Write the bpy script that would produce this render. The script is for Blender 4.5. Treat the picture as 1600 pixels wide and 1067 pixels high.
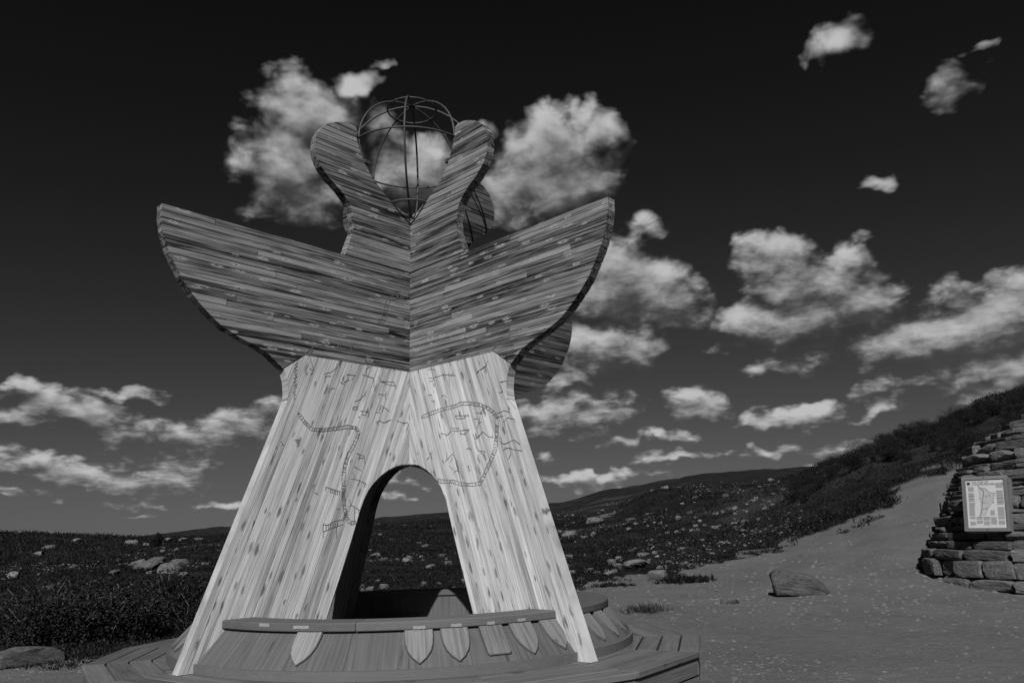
import bpy, math, random
import numpy as np
R=math.radians
# ------------------------------------------------------------------ clear
for o in list(bpy.data.objects): bpy.data.objects.remove(o)
scene=bpy.context.scene
COL=scene.collection
# ------------------------------------------------------------------ camera
CAM=np.array([1.0403,-9.6195,1.6]); FPX=1202.27
YAW,PIT,ROL=R(1.636),R(14.245),R(-1.563)
def cam_axes():
    cy,sy,cp,sp=math.cos(YAW),math.sin(YAW),math.cos(PIT),math.sin(PIT)
    f=np.array([sy*cp,cy*cp,sp]); r=np.array([cy,-sy,0.]); u=np.cross(r,f)
    cr,sr=math.cos(ROL),math.sin(ROL)
    return r*cr+u*sr,-r*sr+u*cr,f
CR,CU,CF=cam_axes()
cam=bpy.data.cameras.new('camera'); cam.lens=FPX/1600*36; cam.sensor_width=36; cam.clip_end=20000; cam.clip_start=.05
camo=bpy.data.objects.new('camera',cam); COL.objects.link(camo)
from mathutils import Matrix, Vector
camo.matrix_world=Matrix([[CR[0],CU[0],-CF[0],CAM[0]],[CR[1],CU[1],-CF[1],CAM[1]],[CR[2],CU[2],-CF[2],CAM[2]],[0,0,0,1]])
scene.camera=camo
def ray(px,py):
    d=CF+CR*((px-800)/FPX)+CU*((533.5-py)/FPX)
    return d/np.linalg.norm(d)
def az_el(px,py):
    d=ray(px,py); return math.atan2(d[0],d[1]),math.asin(d[2])
def at_dist(px,py,dist):                # point at horizontal distance dist along a pixel's direction
    d=ray(px,py); t=dist/math.hypot(d[0],d[1]); return CAM+d*t
# ------------------------------------------------------------------ world, sun, exposure
SUN_AZ,SUN_EL=R(-171.8),R(36.8)
w=bpy.data.worlds.new('World'); scene.world=w; w.use_nodes=True
NT=w.node_tree; NT.nodes.clear()
def N(nt,t,**k):
    n=nt.nodes.new(t)
    for a,b in k.items(): setattr(n,a,b)
    return n
def setin(nt,n,i,v):
    if v is None: return
    if isinstance(v,bpy.types.NodeSocket): nt.links.new(v,n.inputs[i])
    else: n.inputs[i].default_value=v
def M(nt,op,a,b=None,c=None,clamp=False):
    n=N(nt,'ShaderNodeMath',operation=op,use_clamp=clamp)
    setin(nt,n,0,a); setin(nt,n,1,b); setin(nt,n,2,c); return n.outputs[0]
def VM(nt,op,a,b=None,c=None,out=0):
    n=N(nt,'ShaderNodeVectorMath',operation=op)
    setin(nt,n,0,a); setin(nt,n,1,b); setin(nt,n,2,c); return n.outputs[out]
def MR(nt,v,a,b,c=0.,d=1.,smooth=True):
    n=N(nt,'ShaderNodeMapRange'); n.interpolation_type='SMOOTHSTEP' if smooth else 'LINEAR'
    setin(nt,n,0,v); n.inputs[1].default_value=a;n.inputs[2].default_value=b;n.inputs[3].default_value=c;n.inputs[4].default_value=d
    return n.outputs[0]
def NOISE(nt,v,scale,detail=4,rough=.55,dist=0.,out=0,lac=2.):
    n=N(nt,'ShaderNodeTexNoise'); setin(nt,n,'Vector',v)
    n.inputs['Scale'].default_value=scale;n.inputs['Detail'].default_value=detail;n.inputs['Roughness'].default_value=rough;n.inputs['Distortion'].default_value=dist
    n.inputs['Lacunarity'].default_value=lac
    return n.outputs[out]
def MIXF(nt,f,a,b):
    n=N(nt,'ShaderNodeMix',data_type='FLOAT'); setin(nt,n,0,f); setin(nt,n,2,a); setin(nt,n,3,b); return n.outputs[0]
# clouds of the sky, as compass direction and height: px,py,half-width,half-height (photo pixels), weight
CLOUDS=[(470,170,62,50,.9),(440,235,55,55,1),(470,300,80,58,.72),(560,130,45,30,.62),(600,108,22,18,.6),(520,240,50,60,.55),(590,205,45,40,.55),(650,265,75,62,.75),
(885,225,68,62,1),(915,180,22,24,.85),(810,240,60,55,.65),(840,305,105,55,1),(905,285,55,45,1),(760,190,26,14,.5),
(1005,370,52,22,.55),(1022,460,62,52,1.1),(955,450,60,62,1.05),(925,545,75,38,1),(980,550,45,32,.9),(890,590,45,22,.7),
(1215,405,46,50,1.1),(1260,440,75,45,1.05),(1312,420,32,40,.9),(1170,500,65,28,1),(1255,505,75,38,1),(1345,475,58,34,1),(1130,535,40,14,.5),(1390,465,24,14,.5),(1330,365,30,18,.36),
(1480,525,85,48,1.05),(1565,492,90,55,1.05),(1420,550,50,20,.8),(1568,582,52,26,1),(1556,618,36,14,.8),(1535,432,40,11,.5),(1220,560,130,22,.34),(1420,605,150,20,.34),(1260,690,200,16,.36),(300,698,150,15,.36),(110,776,110,11,.38),(1000,688,90,12,.38),(480,745,90,16,.34),
(1082,630,34,30,1.05),(1050,678,30,11,.8),(1185,650,50,16,.8),(1245,640,58,22,1.05),(1390,638,38,12,.75),(1340,645,30,8,.5),(890,648,88,36,1),(930,640,40,26,.8),
(935,742,105,14,.85),(1050,712,46,11,.85),(965,756,28,11,.7),(1295,722,26,7,.7),(845,712,20,14,.5),
(64,614,26,15,.65),(205,614,52,13,.7),(120,642,56,28,.95),(55,664,48,18,.78),(175,668,62,15,.7),(275,657,58,15,.62),(375,670,82,33,.8),(430,640,40,26,.6),
(145,737,95,24,.95),(200,722,50,14,.6),(262,738,55,22,.88),(40,742,58,17,.8),(290,716,60,18,.6),(222,770,42,8,.55),(198,798,24,6,.5),(340,783,46,9,.5),(20,785,22,10,.45),(620,752,60,14,.5),(615,778,36,8,.55),(690,700,30,16,.4),
(1322,44,48,38,.48),(1484,136,48,40,.44),(1520,80,20,14,.34),(1356,282,28,18,.42),(450,95,62,28,.22),
]
def noise_parts(g,d0):
    wv=NOISE(g,d0,5.5,2,.5,out=1); wv=VM(g,'SUBTRACT',wv,(.5,.5,.5))
    wv2=NOISE(g,d0,24.,2,.6,out=1); wv2=VM(g,'SUBTRACT',wv2,(.5,.5,.5))
    dd=VM(g,'MULTIPLY_ADD',wv,(.075,.075,.075),d0); dd=VM(g,'MULTIPLY_ADD',wv2,(.05,.05,.05),dd)
    return VM(g,'NORMALIZE',dd)
def cloud_group(name,blobs):
    g=bpy.data.node_groups.new(name,'ShaderNodeTree')
    g.interface.new_socket('Dir',in_out='INPUT',socket_type='NodeSocketVector')
    g.interface.new_socket('Field',in_out='OUTPUT',socket_type='NodeSocketFloat')
    gi=N(g,'NodeGroupInput'); go=N(g,'NodeGroupOutput'); d0=gi.outputs[0]
    if blobs is None:         # the rest of the sky: the same fair-weather clouds, scattered by noise
        sz_=N(g,'ShaderNodeSeparateXYZ'); g.links.new(d0,sz_.inputs[0])
        low=NOISE(g,VM(g,'MULTIPLY',d0,(1.,1.,1.9)),4.2,3,.5)
        field=M(g,'MULTIPLY_ADD',M(g,'SUBTRACT',low,.58),7.,0.)
        field=M(g,'SUBTRACT',field,M(g,'MULTIPLY',M(g,'MAXIMUM',M(g,'SUBTRACT',sz_.outputs[2],.5),0.),3.))
    else:
        dd=noise_parts(g,d0); sx=N(g,'ShaderNodeSeparateXYZ'); g.links.new(dd,sx.inputs[0])
        azn=M(g,'ARCTAN2',sx.outputs[0],sx.outputs[1]); eln=M(g,'ARCSINE',sx.outputs[2])
        cb=N(g,'ShaderNodeCombineXYZ'); g.links.new(azn,cb.inputs[0]); g.links.new(eln,cb.inputs[1]); P=cb.outputs[0]
        acc=None
        for a,e,hw,hh,wt in blobs:
            q=VM(g,'MULTIPLY_ADD',P,(1/hw,1/hh,0),(-a/hw,-e/hh,0))
            q2=VM(g,'MULTIPLY',q,(-1,-1.35,0)); q=VM(g,'MAXIMUM',q,q2)
            dt=VM(g,'DOT_PRODUCT',q,q,out=1); dt=M(g,'MULTIPLY_ADD',dt,.5,1-wt)
            if acc is None: acc=dt
            else:
                n=N(g,'ShaderNodeMath',operation='SMOOTH_MIN'); g.links.new(acc,n.inputs[0]); g.links.new(dt,n.inputs[1]); n.inputs[2].default_value=.22; acc=n.outputs[0]
        field=M(g,'MULTIPLY',M(g,'SUBTRACT',1.03,acc),2.3); field=M(g,'MAXIMUM',field,-2.6)
    sq=N(g,'ShaderNodeSeparateXYZ'); g.links.new(d0,sq.inputs[0])
    sc_=N(g,'ShaderNodeVectorMath',operation='SCALE'); g.links.new(d0,sc_.inputs[0]); g.links.new(M(g,'DIVIDE',.62,M(g,'ADD',M(g,'MAXIMUM',sq.outputs[2],0.),.3)),sc_.inputs['Scale'])
    pn=sc_.outputs[0]
    f1=NOISE(g,pn,14.,5,.58,.4)
    vv=N(g,'ShaderNodeTexVoronoi'); vv.inputs['Scale'].default_value=22.; vv.inputs['Detail'].default_value=2.; vv.inputs['Roughness'].default_value=.55; vv.inputs['Lacunarity'].default_value=2.3
    g.links.new(VM(g,'MULTIPLY_ADD',VM(g,'SUBTRACT',NOISE(g,pn,30.,0,.5,out=1),(.5,.5,.5)),(.03,.03,.03),pn),vv.inputs['Vector'])
    f2=M(g,'SUBTRACT',1.2,vv.outputs['Distance'])
    field=M(g,'MULTIPLY_ADD',M(g,'SUBTRACT',f1,.5),3.5,field)
    field=M(g,'MULTIPLY_ADD',M(g,'SUBTRACT',f2,.5),1.0,field)
    g.links.new(field,go.inputs[0]); return g
BL=[]
for c in CLOUDS:
    a,e=az_el(c[0],c[1]); k=1./FPX*math.cos(e)**.5
    hw=c[2]*k*1.0/max(.6,math.cos(e)); hh=c[3]*k*.95; e=az_el(c[0],c[1]+c[3]*.12)[1]
    BL.append((a,e,hw,hh,c[4]))
BREAKS=[R(x) for x in (-46,-28,-17,-8,0,7,13,20,27,34,47)]
tc=N(NT,'ShaderNodeTexCoord'); DIR=VM(NT,'NORMALIZE',tc.outputs['Generated'])
szz=N(NT,'ShaderNodeSeparateXYZ'); NT.links.new(DIR,szz.inputs[0]); AZ=M(NT,'ARCTAN2',szz.outputs[0],szz.outputs[1])
sky=N(NT,'ShaderNodeTexSky',sky_type='NISHITA'); sky.sun_disc=False; sky.sun_elevation=SUN_EL; sky.sun_rotation=SUN_AZ%(2*math.pi)
sky.air_density=1.0; sky.dust_density=.6; sky.ozone_density=1.; sky.altitude=650
sep=N(NT,'ShaderNodeSeparateColor'); NT.links.new(sky.outputs[0],sep.inputs[0])
# monochrome picture taken through a red filter: the sky's red channel with film contrast
SKY_MAX,SKY_R0,SKY_POW,CL_LO,CL_HI=1.5,4.7,2.0,.6,5.2
sx_=M(NT,'POWER',M(NT,'DIVIDE',sep.outputs[0],SKY_R0),SKY_POW)
sred=M(NT,'MULTIPLY',M(NT,'DIVIDE',sx_,M(NT,'ADD',sx_,1.)),SKY_MAX)
so_=N(NT,'ShaderNodeVectorMath',operation='SCALE'); so_.inputs[0].default_value=(-.33,0.,1.); NT.links.new(M(NT,'MULTIPLY_ADD',M(NT,'MAXIMUM',szz.outputs[2],0.),.058,.0075),so_.inputs['Scale']); LOFF=so_.outputs[0]
def sky_shader(g):
    def fieldat(off):
        n=N(NT,'ShaderNodeGroup'); n.node_tree=g
        NT.links.new(DIR if off is None else VM(NT,'ADD',DIR,off),n.inputs[0]); return n.outputs[0]
    F0=fieldat(None); F1=fieldat(LOFF)
    alpha=MR(NT,F0,-.1,1.7); shade=MR(NT,M(NT,'SUBTRACT',F0,F1),-1.2,3.0,0.,1.)
    lo_=M(NT,'MAXIMUM',M(NT,'MULTIPLY',sred,.97),CL_LO); cl=MIXF(NT,shade,lo_,CL_HI)
    val=MIXF(NT,M(NT,'MULTIPLY',alpha,.97),sred,cl)
    bg=N(NT,'ShaderNodeBackground'); NT.links.new(val,bg.inputs[0]); bg.inputs[1].default_value=.1
    return bg.outputs[0]
cur=sky_shader(cloud_group('clouds_round',None)); rest=cur
for i in range(len(BREAKS)-1):
    lo,hi=BREAKS[i],BREAKS[i+1]
    sh_=sky_shader(cloud_group('clouds_%d'%i,[b_ for b_ in BL if b_[0]+b_[2]*1.9+.075>lo and b_[0]-b_[2]*1.9-.075<hi]))
    ins=M(NT,'MULTIPLY',M(NT,'GREATER_THAN',AZ,lo),M(NT,'LESS_THAN',AZ,hi))
    mx=N(NT,'ShaderNodeMixShader'); NT.links.new(ins,mx.inputs[0]); NT.links.new(cur,mx.inputs[1]); NT.links.new(sh_,mx.inputs[2]); cur=mx.outputs[0]
wo=N(NT,'ShaderNodeOutputWorld'); NT.links.new(cur,wo.inputs[0])
w.cycles.sampling_method='NONE'
sl=bpy.data.lights.new('sun','SUN'); sl.energy=5.0; sl.angle=R(.53); sl.color=(1,1,1)
so=bpy.data.objects.new('sun',sl); COL.objects.link(so)
SD=Vector((math.sin(SUN_AZ)*math.cos(SUN_EL),math.cos(SUN_AZ)*math.cos(SUN_EL),math.sin(SUN_EL)))
so.rotation_euler=SD.to_track_quat('Z','Y').to_euler(); so.location=(0,-30,40)
scene.view_settings.view_transform='Standard'; scene.view_settings.look='None'
scene.view_settings.exposure=0; scene.view_settings.gamma=1; scene.view_settings.use_curve_mapping=False
scene.render.resolution_x=1024; scene.render.resolution_y=682
scene.cycles.max_bounces=4; scene.cycles.diffuse_bounces=3
# ------------------------------------------------------------------ helpers
def link(o,parent=None):
    COL.objects.link(o)
    if parent is not None: o.parent=parent
    return o
def mesh(name,verts,faces,mat=None,smooth=False):
    me=bpy.data.meshes.new(name); me.from_pydata([tuple(map(float,v)) for v in verts],[],[tuple(f) for f in faces])
    if mat: me.materials.append(mat)
    if smooth: me.polygons.foreach_set('use_smooth',[True]*len(me.polygons))
    me.update(); return me
def obj(name,me,parent=None,loc=None):
    o=bpy.data.objects.new(name,me); link(o,parent)
    if loc is not None: o.location=loc
    return o
def npmesh(name,V,T,mat=None,smooth=False):       # triangles from arrays
    me=bpy.data.meshes.new(name); nv,nt=len(V),len(T)
    me.vertices.add(nv); me.vertices.foreach_set('co',np.asarray(V,np.float32).ravel())
    k=T.shape[1]
    me.loops.add(nt*k); me.loops.foreach_set('vertex_index',np.asarray(T,np.int32).ravel())
    me.polygons.add(nt); me.polygons.foreach_set('loop_start',np.arange(0,nt*k,k,dtype=np.int32))
    if smooth: me.polygons.foreach_set('use_smooth',np.ones(nt,bool))
    if mat: me.materials.append(mat)
    me.update(calc_edges=True); return me
def tag(o,label,cat,group=None,kind=None):
    if label: o['label']=label
    if cat: o['category']=cat
    if group: o['group']=group
    if kind: o['kind']=kind
    return o
def empty(name,loc,label,cat,group=None,rz=0):
    o=bpy.data.objects.new(name,None); link(o); o.location=loc; o.rotation_euler=(0,0,rz); o.empty_display_size=.2
    return tag(o,label,cat,group)
def prism(poly,y0,y1,ch=0.):      # poly (x,z) extruded along y, front/back rims chamfered a little
    n=len(poly); P=np.array(poly)
    a=0.5*np.sum(P[:,0]*np.roll(P[:,1],-1)-np.roll(P[:,0],-1)*P[:,1])
    if a<0: P=P[::-1]
    V=[(p[0],y0,p[1]) for p in P]+[(p[0],y1,p[1]) for p in P]
    F=[tuple(range(n)),tuple(range(2*n-1,n-1,-1))]
    for i in range(n):
        j=(i+1)%n; F.append((i,i+n,j+n,j))
    return V,F
def tube(pts,rad,ns=6,closed=False):
    P=np.array(pts,float); n=len(P); V=[];F=[]
    up=None
    for i in range(n):
        if closed: t=P[(i+1)%n]-P[i-1]
        else: t=P[min(i+1,n-1)]-P[max(i-1,0)]
        t=t/np.linalg.norm(t)
        if up is None:
            up=np.array([0,0,1.]) if abs(t[2])<.9 else np.array([1.,0,0])
        a=np.cross(t,up); a/=np.linalg.norm(a); b=np.cross(a,t); up=b
        for k in range(ns):
            th=2*math.pi*k/ns; V.append(P[i]+rad*(a*math.cos(th)+b*math.sin(th)))
    for i in range(n if closed else n-1):
        j=(i+1)%n
        for k in range(ns):
            F.append((i*ns+k,i*ns+(k+1)%ns,j*ns+(k+1)%ns,j*ns+k))
    if not closed:
        F.append(tuple(range(ns-1,-1,-1))); F.append(tuple(range((n-1)*ns,n*ns)))
    return V,F
def box(x0,x1,y0,y1,z0,z1):
    V=[(x0,y0,z0),(x1,y0,z0),(x1,y1,z0),(x0,y1,z0),(x0,y0,z1),(x1,y0,z1),(x1,y1,z1),(x0,y1,z1)]
    return V,[(0,3,2,1),(4,5,6,7),(0,1,5,4),(1,2,6,5),(2,3,7,6),(3,0,4,7)]
def merge(*parts):
    V=[];F=[]
    for v,f in parts:
        k=len(V); V+=list(v); F+=[tuple(i+k for i in q) for q in f]
    return V,F
# numpy value noise
def _h(ix,iy,s):
    n=(ix*374761393+iy*668265263+s*974711)&0xffffffff
    n=((n^(n>>13))*1274126177)&0xffffffff
    return ((n^(n>>16))&0xffff)/65535.
def vnoise(x,y,s=0):
    x=np.asarray(x,float);y=np.asarray(y,float)
    ix=np.floor(x).astype(np.int64);iy=np.floor(y).astype(np.int64);fx=x-ix;fy=y-iy
    fx=fx*fx*(3-2*fx);fy=fy*fy*(3-2*fy)
    a=_h(ix,iy,s);b=_h(ix+1,iy,s);c=_h(ix,iy+1,s);d=_h(ix+1,iy+1,s)
    return (a*(1-fx)+b*fx)*(1-fy)+(c*(1-fx)+d*fx)*fy
def fbm(x,y,o=4,s=0,g=.5):
    r=0;a=1.;t=0
    for i in range(o):
        r=r+a*(vnoise(x,y,s+i*17)-.5);t+=a;a*=g;x=np.asarray(x)*2.03+3.1;y=np.asarray(y)*2.03-1.7
    return r/t
# ------------------------------------------------------------------ materials (monochrome)
def mat(name):
    m=bpy.data.materials.new(name); m.use_nodes=True; nt=m.node_tree
    b=nt.nodes['Principled BSDF']; b.inputs['Roughness'].default_value=.75; b.inputs['Specular IOR Level'].default_value=.25
    return m,nt,b
def grey(nt,v):
    c=N(nt,'ShaderNodeCombineColor'); 
    for i in range(3): nt.links.new(v,c.inputs[i])
    return c.outputs[0]
def bump(nt,b,h,st,dist=.01):
    n=N(nt,'ShaderNodeBump'); n.inputs['Strength'].default_value=st; n.inputs['Distance'].default_value=dist
    nt.links.new(h,n.inputs['Height']); nt.links.new(n.outputs[0],b.inputs['Normal'])
def wood(name,lo,hi,tilt=0.,knot=0.,knotv=.4,along=0,streak=.5,rough=.8,grainc=.35,pr_=.5,wear=.0):
    """planks: tone per plank, long grain streaks, knots. along=0: grain along x; tilt turns it in the x-z plane; along=2: grain along z"""
    m,nt,b=mat(name); b.inputs['Roughness'].default_value=rough
    tcn=N(nt,'ShaderNodeTexCoord'); oi=N(nt,'ShaderNodeObjectInfo'); rnd=oi.outputs['Random']
    v=tcn.outputs['Object']
    mp=N(nt,'ShaderNodeMapping'); nt.links.new(v,mp.inputs[0]); mp.inputs['Rotation'].default_value=(0,tilt,0); v=mp.outputs[0]
    off=N(nt,'ShaderNodeCombineXYZ'); 
    nt.links.new(M(nt,'MULTIPLY',rnd,37.),off.inputs[0]); nt.links.new(M(nt,'MULTIPLY',rnd,91.),off.inputs[1]); nt.links.new(M(nt,'MULTIPLY',rnd,53.),off.inputs[2])
    v=VM(nt,'ADD',v,off.outputs[0])
    sg=(1.1,30,34) if along==0 else (34,1.1,1.1)
    sf=(3.,140,150) if along==0 else (150,3.,3.)
    sl_=(.5,5,13) if along==0 else (13,.5,.5)
    sk=(3.4,11.5) if along==0 else (11.5,3.4)
    g1=NOISE(nt,VM(nt,'MULTIPLY',v,sg),1.,5,.6,.6)
    g2=NOISE(nt,VM(nt,'MULTIPLY',v,sf),1.,3,.6)
    g3=NOISE(nt,v,1.3,3,.55)
    t=M(nt,'MULTIPLY_ADD',M(nt,'SUBTRACT',g1,.5),1.5*streak,M(nt,'MULTIPLY_ADD',M(nt,'SUBTRACT',rnd,.5),pr_,.5))
    t=M(nt,'MULTIPLY_ADD',M(nt,'SUBTRACT',g2,.5),grainc,t)
    t=M(nt,'MULTIPLY_ADD',M(nt,'SUBTRACT',g3,.5),.5,t,clamp=True)
    g4=NOISE(nt,VM(nt,'MULTIPLY',tcn.outputs['Object'] if along==0 else mp.outputs[0],sl_),1.,4,.55,.4)
    t=M(nt,'MULTIPLY_ADD',M(nt,'SUBTRACT',g4,.5),wear,t,clamp=True)
    val=MR(nt,t,0.,1.,lo,hi,False)
    if knot>0:
        vo=N(nt,'ShaderNodeTexVoronoi',voronoi_dimensions='2D'); sp_=N(nt,'ShaderNodeSeparateXYZ'); nt.links.new(v,sp_.inputs[0])
        ck=N(nt,'ShaderNodeCombineXYZ'); nt.links.new(M(nt,'MULTIPLY',sp_.outputs[0],sk[0]),ck.inputs[0]); nt.links.new(M(nt,'MULTIPLY',sp_.outputs[2],sk[1]),ck.inputs[1])
        nt.links.new(VM(nt,'MULTIPLY_ADD',VM(nt,'SUBTRACT',NOISE(nt,v,14.,3,out=1),(.5,.5,.5)),(.42,.34,.0),ck.outputs[0]),vo.inputs['Vector']); vo.inputs['Scale'].default_value=1.; vo.inputs['Randomness'].default_value=1.
        sc=N(nt,'ShaderNodeSeparateColor'); nt.links.new(vo.outputs['Color'],sc.inputs[0])
        gate=M(nt,'LESS_THAN',sc.outputs[0],knot)
        sz=M(nt,'MULTIPLY_ADD',sc.outputs[1],.20,.12)
        k=M(nt,'DIVIDE',vo.outputs['Distance'],sz)
        kk=M(nt,'MULTIPLY',M(nt,'MULTIPLY',MR(nt,k,.25,1.15,1.,0.),gate),M(nt,'MULTIPLY_ADD',sc.outputs[2],.4,.6))
        val=MIXF(nt,M(nt,'MULTIPLY',kk,.85),val,knotv)
        if knotv>lo*2.5:      # pale knot with a dark eye
            ke=M(nt,'MULTIPLY',MR(nt,k,.2,.42,1.,0.),gate); val=MIXF(nt,M(nt,'MULTIPLY',ke,.7),val,lo*.8)
    nt.links.new(grey(nt,val),b.inputs['Base Color'])
    bump(nt,b,M(nt,'ADD',g2,g1),.35,.004)
    return m
TILT=.373
WDB=wood('blackened_wood_and_arch_shade',.003,.085,knot=.3,knotv=.2,streak=2.,grainc=1.,pr_=1.,wear=.7)  # weathering of the rear planks; on the arch strips it stands in for shade
WD=wood('weathered_wood',.005,.235,knot=.42,knotv=.36,streak=2.0,grainc=1.1,pr_=.6,wear=.9)
WL=wood('pale_wood',.17,.60,tilt=math.atan(TILT),knot=.46,knotv=.05,along=2,streak=1.0,grainc=.9,pr_=.42,wear=.8)
WLB=wood('shaded_leg_wood',.07,.17,tilt=math.atan(TILT),knot=.3,knotv=.04,along=2,streak=.8,grainc=.45,pr_=.45,wear=.7)  # pale leg wood darkened: shade on the rear legs put into the colour
WDECK=wood('deck_wood',.055,.145,knot=.2,knotv=.035,streak=1.1,grainc=.6,pr_=.6,wear=.5)
WRAIL=wood('rail_wood',.070,.12,knot=.0,streak=.7,wear=.3)
WWALL=wood('wall_wood',.055,.12,knot=.1,knotv=.03,along=2,streak=1.1,grainc=.9,pr_=.25)
WSH=wood('shield_wood',.09,.24,knot=.12,knotv=.05,along=2,streak=1.2,grainc=.7)
WFR=wood('frame_wood',.09,.15,streak=.4)
def plain(name,v,rough=.8,met=0.,noise=0.,scale=30.):
    m,nt,b=mat(name); b.inputs['Roughness'].default_value=rough; b.inputs['Metallic'].default_value=met
    if noise>0:
        tcn=N(nt,'ShaderNodeTexCoord'); n=NOISE(nt,tcn.outputs['Object'],scale,5,.6)
        nt.links.new(grey(nt,MR(nt,n,.25,.75,v*(1-noise),v*(1+noise),False)),b.inputs['Base Color'])
    else: b.inputs['Base Color'].default_value=(v,v,v,1)
    return m
MCORE=plain('panel_core',.05)
MCARVE=plain('carved_line',.13,noise=.5,scale=25)
MCARVE2=plain('carved_line_weathered',.13,noise=.5,scale=25)
MIRON=plain('dark_iron',.05,.55,.0,.4,20)
MPATCH=plain('label_remnant',.24,noise=.5,scale=60)
def rockmat(name,lo,hi,scale=3.):
    m,nt,b=mat(name); b.inputs['Roughness'].default_value=.9
    tcn=N(nt,'ShaderNodeTexCoord'); oi=N(nt,'ShaderNodeObjectInfo')
    v=VM(nt,'ADD',tcn.outputs['Object'],VM(nt,'SCALE',(31.,17.,53.))); 
    n=v.node; 
    sc=N(nt,'ShaderNodeVectorMath',operation='SCALE'); sc.inputs[0].default_value=(31,17,53); nt.links.new(oi.outputs['Random'],sc.inputs['Scale'])
    v=VM(nt,'ADD',tcn.outputs['Object'],sc.outputs[0])
    a=NOISE(nt,v,scale,7,.62,.3); l=NOISE(nt,VM(nt,'MULTIPLY',v,(1.,1.,4.)),scale*2,4,.6)
    t=M(nt,'MULTIPLY_ADD',M(nt,'SUBTRACT',l,.5),.9,a); t=M(nt,'MULTIPLY_ADD',M(nt,'SUBTRACT',oi.outputs['Random'],.5),.45,t)
    val=MR(nt,t,.2,.85,lo,hi,False)
    li=MR(nt,NOISE(nt,v,scale*5,3,.6),.60,.68); val=MIXF(nt,M(nt,'MULTIPLY',li,.5),val,hi*1.25)
    nt.links.new(grey(nt,val),b.inputs['Base Color']); bump(nt,b,M(nt,'ADD',a,l),.8,.05)
    return m
MROCK=rockmat('grey_rock',.03,.115); MROCKD=rockmat('dark_stone',.05,.20); MROCKL=rockmat('pale_rock',.05,.19)
def leafmat(name,lo,hi):
    m,nt,b=mat(name); b.inputs['Roughness'].default_value=.6; b.inputs['Specular IOR Level'].default_value=.12
    ge=N(nt,'ShaderNodeNewGeometry'); n=NOISE(nt,ge.outputs['Position'],2.3,3,.6); n2=NOISE(nt,VM(nt,'MULTIPLY',ge.outputs['Position'],(.22,.6,.6)),1.,4,.6)
    r=M(nt,'MULTIPLY_ADD',ge.outputs['Random Per Island'],.4,.3)
    t=M(nt,'MULTIPLY_ADD',M(nt,'SUBTRACT',n,.5),.8,r); t=M(nt,'MULTIPLY_ADD',M(nt,'SUBTRACT',n2,.5),1.7,t,clamp=True)
    nt.links.new(grey(nt,MR(nt,M(nt,'POWER',t,1.6),0.,1.,lo,hi,False)),b.inputs['Base Color'])
    return m
MLEAF=leafmat('shrub_leaf',.004,.026); MHEATH=leafmat('heather',.003,.018); MGRASS=leafmat('dry_grass',.014,.06); MSTEM=plain('stem',.05)
# ------------------------------------------------------------------ terrain
HOR=lambda x: 839.58-.0265*(x-773)
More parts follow.
